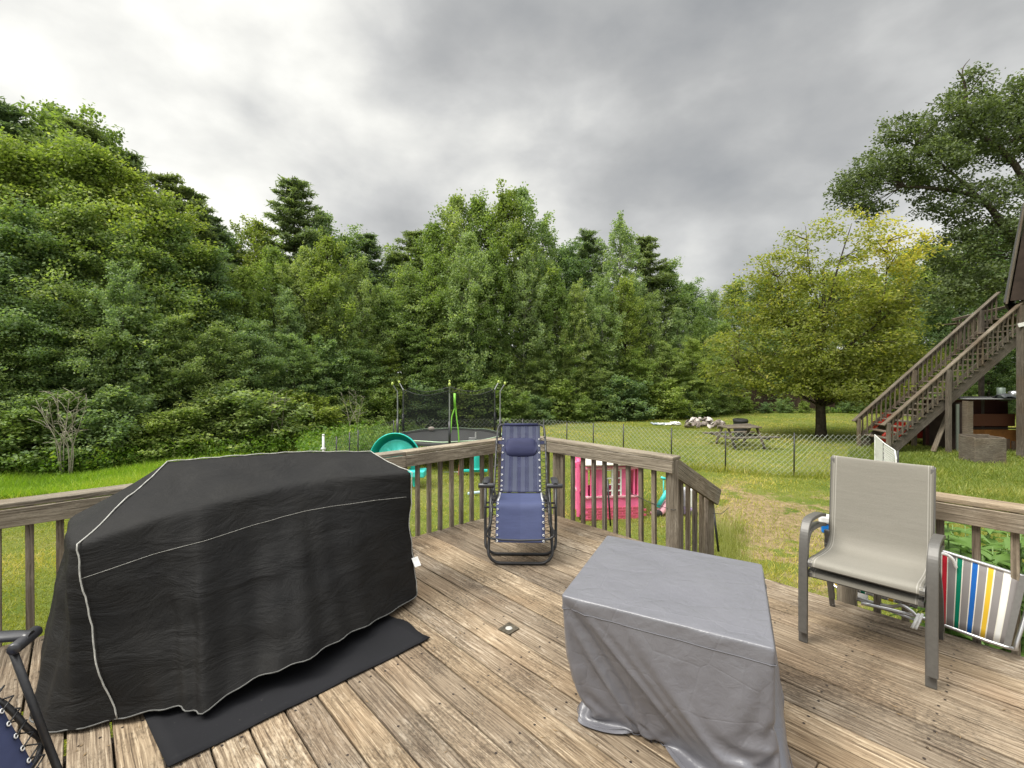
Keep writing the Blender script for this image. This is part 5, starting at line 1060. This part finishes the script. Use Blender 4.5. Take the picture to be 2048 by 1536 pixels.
# lawn tree (beech / cherry) with its own crown
def special(nm, label, loc, tme, crowns):
    o = empty(nm, loc, 0, label, 'tree'); t = bpy.data.objects.new('trunk', tme); COL.objects.link(t); t.parent = o
    for me in crowns: c = bpy.data.objects.new('crown', me); COL.objects.link(c); c.parent = o
    return o
def lobed(seed, lobes, per, L, W, mat, root, trunkpts, tr_r, spr=.5, flat=.09, upb=.9, dens=1.0, yellow=None, bark='bark', limbs=()):
    rg = np.random.default_rng(seed); T = []
    for (cx_, cy_, cz_, rx_, ry_, rz_, n) in lobes:
        n = int(n * dens); u = nrmz(rg.normal(size=(n, 3))) * (rg.uniform(.15, 1, (n, 1)) ** .42); u = u * (1 + .16 * np.sin(u[:, :1] * 6 + cx_) * np.cos(u[:, 2:3] * 7 + cy_)); T.append(np.array([cx_, cy_, cz_]) + u * np.array([rx_, ry_, rz_]))
    tip = np.concatenate(T); n = len(tip); ctr = np.array([root[0], root[1], 0]); od = tip - ctr; od[:, 2] = .15 * np.linalg.norm(od[:, :2], axis=1); od = nrmz(nrmz(od) + rg.normal(size=(n, 3)) * .3); side = nrmz(np.cross(od, np.array([0, 0, 1.0])))
    t = rg.uniform(-.8, .6, (n, per, 1)); q = tip[:, None, :] + od[:, None, :] * t * spr + side[:, None, :] * rg.normal(size=(n, per, 1)) * spr * .4 + np.array([0, 0, 1.0]) * (rg.normal(size=(n, per, 1)) * flat - np.abs(t) * .1 * spr)
    c = q.reshape(-1, 3); vv = .42 + np.repeat(rg.uniform(-.2, .2, n), per) + rg.normal(size=n * per) * .14
    if yellow is not None: vv = vv + yellow(c)
    vv = np.clip(vv, 0, 1); me = np_mesh('crown', leaves(c, L, W, upb, np.repeat(od, per, 0), rg), 4, M[mat], vv)
    tb = MB(); tb.tube(trunkpts, tr_r, 10)
    for lp, lr in limbs: tb.tube(smooth_path(lp, 4), [lr[0] + (lr[1] - lr[0]) * i / (4 * (len(lp) - 1)) for i in range(4 * (len(lp) - 1) + 1)], 7)
    tps = [Vector(p) for p in trunkpts] + [Vector(p) for lp, _ in limbs for p in smooth_path(lp, 3)]
    for i in rg.choice(n, min(170, n), replace=False):
        tp_ = Vector(tip[i]); best = min(tps, key=lambda p: (p - tp_).length + max(0, p.z - tp_.z + .2) * 1.5); branch_tubes(tb, best, tp_, .028, .006, .10, 4)
    tm = tb.build('trunk_src', M[bark], smooth=True); tme = tm.data; bpy.data.objects.remove(tm); return me, tme
D = 19.8; bx = (1642 - 1024) / 960 * D
me, tme = lobed(5, [(0, 0, 3.6, 4.3, 2.356, 1.5, 369.6), (-1.2, 0, 2.5, 3.4, 2.108, 0.9, 211.2), (1.6, 0, 2.6, 3.2, 1.984, 1, 211.2), (0, -0.2, 5.2, 3, 1.86, 1.3, 211.2), (-1.5, 0, 6.4, 1.7, 1.116, 1, 61.6), (2, 0, 6, 2.2, 1.24, 1.3, 105.6), (3, 0, 7.5, 1.5, 0.868, 1.1, 52.8), (-0.6, 0, 7.6, 0.8, 0.496, 1, 19.36), (1.2, 0, 8.2, 1.3, 0.62, 0.8, 22.88), (-2.7, 0, 5.2, 1.2, 0.868, 1, 52.8), (3.3, 0.5, 4.6, 1.3, 1.116, 1.2, 48.4), (0.2, -1.2, 1.95, 3.3, 1.24, 0.35, 96.8)], 40, .125, .072, 'leafY', (0, 0),
    [(0, 0, -.2), (.0, 0, .3), (-.02, 0, 1.2), (-.06, .02, 2.2), (-.05, 0, 3.4), (.1, 0, 5.0), (.1, 0, 6.6)], [.25, .19, .165, .14, .11, .07, .03], .55, .085, .8, 1.0, lambda c: .10 * (c[:, 2] - 4) / 4 + .40 * np.exp(-((c[:, 0] - 3.2) ** 2 + (c[:, 2] - 7.6) ** 2) / 2.5),
    limbs=[([(-.05, 0, 2.6), (.9, 0, 3.4), (2.2, 0, 4.4), (3.3, 0, 5.4)], [.08, .02]), ([(2.2, 0, 4.4), (2.5, 0, 5.8), (2.6, 0, 7.6)], [.04, .012]), ([(-.05, 0, 2.8), (-1.2, 0, 4.2), (-1.7, 0, 6.2)], [.07, .015]), ([(0, 0, 3.4), (.5, 0, 6), (1.2, 0, 8.3)], [.06, .012]), ([(0, 0, 2.2), (-1.6, 0, 2.7), (-3.2, 0, 2.6)], [.06, .015]), ([(.1, 0, 4.6), (-.4, 0, 6.2), (-.6, 0, 8.2)], [.05, .01])])
special('lawn_tree', 'spreading yellow-green tree with bare trunk standing alone on the lawn beside the tall staircase', (bx, D, GZ), tme, [me]).scale = (1.06, 1.0, 1.06)
D = 26.0; ox = (2120 - 1024) / 960 * D
S = D / 960
def oz(y): return CAMZ - (y - 740) * S - GZ
def oxx(x): return (x - 2120) * S
lob = [(oxx(1725), 0, oz(490 - 130), 1.3, 1.6, .8, 55), (oxx(1700), 0, oz(388), 1.0, 1.2, .7, 36), (oxx(1765), 0, oz(330), 1.3, 1.5, .9, 60), (oxx(1790), 0, oz(262), 1.0, 1.0, .8, 40), (oxx(1850), 0, oz(330), 2.2, 2.2, 1.3, 170), (oxx(1900), 0, oz(245), 1.7, 2.0, 1.3, 120), (oxx(1935), 0, oz(180), 1.0, 1.2, 1.0, 40), (oxx(1990), 0, oz(270), 2.6, 2.6, 1.7, 240), (oxx(2040), 0, oz(195), 1.5, 2.0, 1.2, 90), (oxx(2100), 0, oz(230), 3.0, 3.0, 2.2, 220), (oxx(1930), 0, oz(400), 2.4, 2.2, 1.3, 150), (oxx(1990), 0, oz(470), 2.4, 2.2, 1.2, 130), (oxx(1900), 0, oz(500), 1.6, 2, 1.1, 70), (oxx(1960), 0, oz(560), 2.2, 2.2, 1.0, 110), (oxx(1870), 0, oz(590), 1.8, 2, .9, 80), (oxx(1740), 0, oz(418), .9, .9, .5, 24), (oxx(2150), 0, oz(380), 3, 3, 2.4, 160)]
me, tme = lobed(9, lob, 36, .17, .105, 'leafO', (0, 0), [(0, 0, -.2), (0, 0, 1), (.1, 0, 5), (0, 0, 9), (-.3, 0, 12), (-.4, 0, 16)], [.55, .42, .36, .28, .18, .05], .55, .12, .6, 1.0,
    limbs=[([(0, 0, 6.6), (oxx(2020), -.3, oz(488)), (oxx(1985), -.5, oz(455)), (oxx(1945), -.5, oz(405)), (oxx(1880), -.4, oz(385)), (oxx(1800), -.2, oz(375))], [.26, .06]), ([(0, 0, 9), (oxx(2030), 0, oz(330)), (oxx(1940), 0, oz(250)), (oxx(1930), 0, oz(170)), (oxx(1915), 0, oz(140))], [.2, .02]), ([(oxx(1945), -.5, oz(405)), (oxx(1860), 0, oz(310)), (oxx(1790), 0, oz(270))], [.10, .02]), ([(oxx(1935), 0, oz(190)), (oxx(1965), 0, oz(150)), (oxx(1995), 0, oz(138))], [.05, .012]), ([(oxx(1930), 0, oz(175)), (oxx(1925), 0, oz(140)), (oxx(1940), 0, oz(118))], [.05, .01]), ([(oxx(1930), 0, oz(200)), (oxx(1895), 0, oz(210)), (oxx(1850), 0, oz(205))], [.05, .01])])
special('oak_tree', 'huge dark oak towering behind the building at the right edge', (ox, D, GZ), tme, [me])

# bare shrubs
def bare(name, label, x, ybase_d, h, w_, seed, n=9):
    rg = random.Random(seed); b = MB(); X = (x - 1024) / 960 * ybase_d
    for i in range(n):
        a = (2 * i / (n - 1) - 1) + rg.uniform(-.12, .12); y = rg.uniform(-.4, .4); kk = .22 if i % 2 else -.18; p = [(kk * .5, y * .1, 0), (kk * .7 + a * w_ * .10, y * .3, h * .36), (a * w_ * .70, y * .8, h * .66), (a * w_ + rg.uniform(-.1, .1), y, h * rg.uniform(.78, 1.0))]
        b.tube(smooth_path(p, 3), [.013 - .001 * k for k in range(10)], 5)
        for q in range(6):
            s = V(*p[2]).lerp(V(*p[3]), rg.random()) if q % 2 else V(*p[1]).lerp(V(*p[2]), rg.random()); e = s + V(rg.uniform(-.45, .45), rg.uniform(-.2, .2), rg.uniform(.05, .35)); b.tube([s, s.lerp(e, .5) + V(0, 0, .05), e], [.008, .006, .003], 4)
    o = b.build(name, plain('bare_twig', (.26, .235, .18), .9), smooth=True); o.location = (X, ybase_d, GZ); tag(o, label, 'shrub')
bare('bare_shrub', 'leafless grey twiggy shrub at the left in front of the dark wood edge', 132, 12.4, 2.2, .75, 3, 10)
bare('forked_shrub', 'small forked leafless sapling above the top of the grill cover', 552, 16.5, 2.1, .35, 6, 4)
bare('forked_shrub', 'pair of curved leafless stems just left of the chain link fence end', 706, 18.5, 2.0, .5, 8, 4)

# ---- weeds and grass
def in_deck(x, y):
    u = UX * x + UY * y; v = VX * x + VY * y; return (u < EU + .05) & (v < EV + .06)
def scatter(n, xr, yr, rg):
    """more where nearer"""
    t = rg.random(n); y = yr[0] * (yr[1] / yr[0]) ** t; x = y * rg.uniform(xr[0], xr[1], n); return x, y
def grass(name, n, hgt, wid, mat, xr, yr, mask, kind='stuff', seed=1, label=None, cat='grass', lean=.5, clump=0):
    rg = np.random.default_rng(seed); x, y = scatter(n, xr, yr, rg)
    if clump: k = max(1, n // clump); ii = rg.integers(0, k, n); x = x[ii] + rg.normal(size=n) * .05; y = y[ii] + rg.normal(size=n) * .05
    ok = mask(x, y) & ~in_deck(x, y); x = x[ok]; y = y[ok]; n = len(x)
    nz = np.sin(x * 1.7 + np.sin(y * 1.3) * 1.5) * np.cos(y * 1.9 + np.sin(x)) ; sc_ = np.clip(y / 9, .8, 2.2)
    h = hgt * rg.uniform(.5, 1.4, n) * (1 + .35 * nz); a = rg.uniform(0, 2 * np.pi, n); wv_ = wid * sc_ * rg.uniform(.7, 1.3, n); lx = rg.normal(size=n) * lean * h; ly = rg.normal(size=n) * lean * h
    gz = GZ + .035 * np.sin(x * .9 + 1.3 * np.sin(y * .5)) * np.cos(y * .7) - .01
    v = np.empty((n, 3, 3)); v[:, 0] = np.stack([x - np.cos(a) * wv_, y - np.sin(a) * wv_, gz], 1); v[:, 1] = np.stack([x + np.cos(a) * wv_, y + np.sin(a) * wv_, gz], 1); v[:, 2] = np.stack([x + lx, y + ly, gz + h], 1)
    big = np.sin(x * .55 + 1.7 * np.sin(y * .31)) * np.sin(y * .62 + 1.3 * np.sin(x * .4)); vv = np.clip(.5 + .16 * nz + .26 * big + rg.normal(size=n) * .2, 0, 1); me = np_mesh(name, v.reshape(-1, 3), 3, M[mat], vv); o = bpy.data.objects.new(name, me); COL.objects.link(o); return tag(o, label, cat, None, kind)
M['grass'] = leaf_mat('grass_blade', (.13, .16, .028), (.25, .275, .06), (.50, .42, .17), 0.4)
M['grass2'] = leaf_mat('lush_grass', (.115, .145, .030), (.205, .245, .060), (.40, .37, .13), .4)
M['dryweed'] = leaf_mat('dry_weed_leaf', (.14, .15, .035), (.30, .30, .10), (.62, .58, .36), .35)
def dirtmask(x, y): return ((x - 4.9) * .42) ** 2 + ((y - 8.6) * .30) ** 2 < .55
r0 = np.random.default_rng(99)
grass('lawn_grass', 330000, .055, .007, 'grass', (-1.15, 1.15), (3.0, 31), lambda x, y: (y < np.interp(x / y, [-1.2, -1.07, -.76, -.45, -.2, .1, .45, 1.2], [12.5, 13.2, 14.8, 18, 23, 26, 31, 31])) & ~(dirtmask(x, y) & (r0.random(len(x)) < .35)), label='short mown lawn grass', seed=1, lean=.7)
M['meadow'] = leaf_mat('meadow_grass', (.10, .19, .02), (.20, .33, .04), (.36, .42, .10), .4)
grass('tall_grass', 60000, .17, .008, 'meadow', (-1.15, -.5), (8.8, 15), lambda x, y: (y > 9.6 + .8 * np.sin(x * 1.1)), label='long lush green grass at the left before the wood', seed=2)
grass('fence_grass', 16000, .20, .006, 'grass', (.2, .9), (10.5, 14), lambda x, y: np.abs(y - np.interp(x, [1.28, 3.15, 4.47, 5.72, 7.27, 9.3], [16.1, 14.7, 13.5, 12.9, 12.4, 12.35])) < .3, label='unmown grass tufts under the chain link fence', seed=3)
grass('stair_weeds', 5200, .26, .0035, 'dryweed', (.36, .50), (5.6, 8.4), lambda x, y: r0.random(len(x)) < np.clip(1.3 - np.abs(x / y - .425) * 14, 0, 1), label='tall feathery weeds growing beside the foot of the stair handrail', seed=4, cat='weeds', lean=.25, clump=30)
grass('side_weeds', 26000, .30, .010, 'grass2', (.80, 1.15), (3.6, 8.5), lambda x, y: (x / y > .83), label='rank green grass outside the right deck railing', seed=5, cat='weeds', lean=.5, clump=22)
grass('right_grass', 40000, .10, .009, 'grass2', (.62, 1.15), (9, 17), lambda x, y: (x / y > .70), label='green grass round the planter box and staircase', seed=6)
# ground cover weeds left and along wood edge: broad leaves
def weeds(name, n, xr, yr, hmax, L, W, mat, label, seed, mask=None):
    rg = np.random.default_rng(seed); x, y = scatter(n // 20, xr, yr, rg); ok = ~in_deck(x, y)
    if mask: ok &= mask(x, y)
    x = x[ok]; y = y[ok]; m_ = len(x); hh = hmax * rg.uniform(.35, 1, m_); t = rg.uniform(.1, 1, (m_, 20)); c = np.stack([x[:, None] + rg.normal(size=(m_, 20)) * .09, y[:, None] + rg.normal(size=(m_, 20)) * .09, GZ + hh[:, None] * t], 2).reshape(-1, 3)
    vv = np.clip(np.repeat(rg.uniform(.2, .75, m_), 20) + rg.normal(size=m_ * 20) * .1 + .12 * (t.ravel() > .85), 0, 1); me = np_mesh(name, leaves(c, L, W, .6, None, rg), 4, M[mat], vv); o = bpy.data.objects.new(name, me); COL.objects.link(o); tag(o, label, 'weeds', None, 'stuff')
weeds('wild_ground_cover', 60000, (-1.12, -.35), (11.5, 17), .75, .11, .05, 'weed', 'tangled goldenrod and weeds at the foot of the wood on the left', 8, lambda x, y: y > np.interp(x / y, [-1.2, -.95, -.76, -.5, -.35], [11.6, 12.2, 13.6, 15.5, 16.5]))
weeds('fence_vines', 26000, (-.44, -.18), (12.5, 19), .85, .10, .06, 'weed', 'tangled rusty green weeds behind left end of chain link fence', 9, lambda x, y: y > np.interp(x, [-4.5, -4.2, -3.7, 0], [11.8, 13.6, 16.4, 16.8]))
weeds('edge_cover', 40000, (-.3, .95), (22, 31), .40, .14, .09, 'weed', 'low green undergrowth along the far lawn edge', 10, lambda x, y: y > np.interp(x / y, [-.3, 0, .3, .42, .46, 1], [22.2, 24.6, 27, 28.2, 30.6, 30.4]))
# broadleaf milkweed plants outside the right railing
def milk(x, y, h, seed, label):
    rg = random.Random(seed); o = empty('broadleaf_weed', (x, y, GZ), 0, label, 'plant', 'broadleaf weeds outside the right railing'); b = MB(); b.tube([(0, 0, 0), (.03, 0, h * .5), (.0, 0, h)], [.010, .008, .005], 6); b.build('stem', plain('green_stem', (.12, .2, .05), .6), o, smooth=True)
    b = MB(); n = int(h / .09)
    for i in range(n):
        z = h * .25 + h * .75 * i / n; a = i * 1.9 + rg.random(); L = .34 * (1 - .4 * i / n)
        for s in (0, math.pi):
            d = V(math.cos(a + s), math.sin(a + s), 0); sd_ = V(-d.y, d.x, 0); rows = []
            for k in range(6):
                t = k / 5; wv_ = .052 * math.sin(min(1, t * 1.05 + .06) * math.pi) ** .8; p = V(0, 0, z) + d * L * t + V(0, 0, .12 * L * 2 * t - .5 * L * t * t); rows.append([p - sd_ * wv_ + V(0, 0, .012), p, p + sd_ * wv_ + V(0, 0, .012)])
            b.grid(rows)
    f = b.build('leaves', M['milk'], o, smooth=True)
m = NT('milkweed_leaf'); n_ = m.noise(m.coord('Object'), 9, 3, .5); c_ = m.mix(n_, (.07, .15, .02), (.16, .27, .06)); pp_ = m.n('ShaderNodeBsdfPrincipled'); m.l(c_, pp_.inputs['Base Color']); tr = m.n('ShaderNodeBsdfTranslucent'); m.l(c_, tr.inputs[0]); mx = m.n('ShaderNodeMixShader'); mx.inputs[0].default_value = .35; m.l(pp_.outputs[0], mx.inputs[1]); m.l(tr.outputs[0], mx.inputs[2]); m.l(mx.outputs[0], m.out.inputs[0]); M['milk'] = m.m
for i, (xp, d, h, lab) in enumerate(((1895, 3.9, 1.45, 'tall broadleaf weed just right of the patio chair back'), (1920, 4.1, 1.2, 'broadleaf weed behind the second visible baluster on the right'), (1965, 4.0, 1.1, 'low broadleaf weed between the two right hand balusters'), (2040, 3.8, 1.35, 'broadleaf weed at the right picture edge below the rail board'), (1860, 4.4, 1.3, 'broadleaf weed hidden mostly behind the patio chair back'), (2000, 4.5, 1.0, 'broadleaf weed in the gap right of the streaked baluster'))): milk((xp - 1024) / 960 * d, d, h + .12, i, lab)
for i, (xp, d, h) in enumerate(((1878, 4.1, 1.4), (1905, 4.5, 1.3), (1945, 4.3, 1.3), (1985, 4.2, 1.2), (2015, 4.4, 1.25), (2050, 4.2, 1.3), (1930, 4.8, 1.2), (1975, 5.0, 1.2), (2035, 4.9, 1.2))): milk((xp - 1024) / 960 * d, d, h, i + 20, 'broadleaf weed in the thicket behind the right hand railing balusters')
# tidy: scene stats
print('TREES', len(pend))
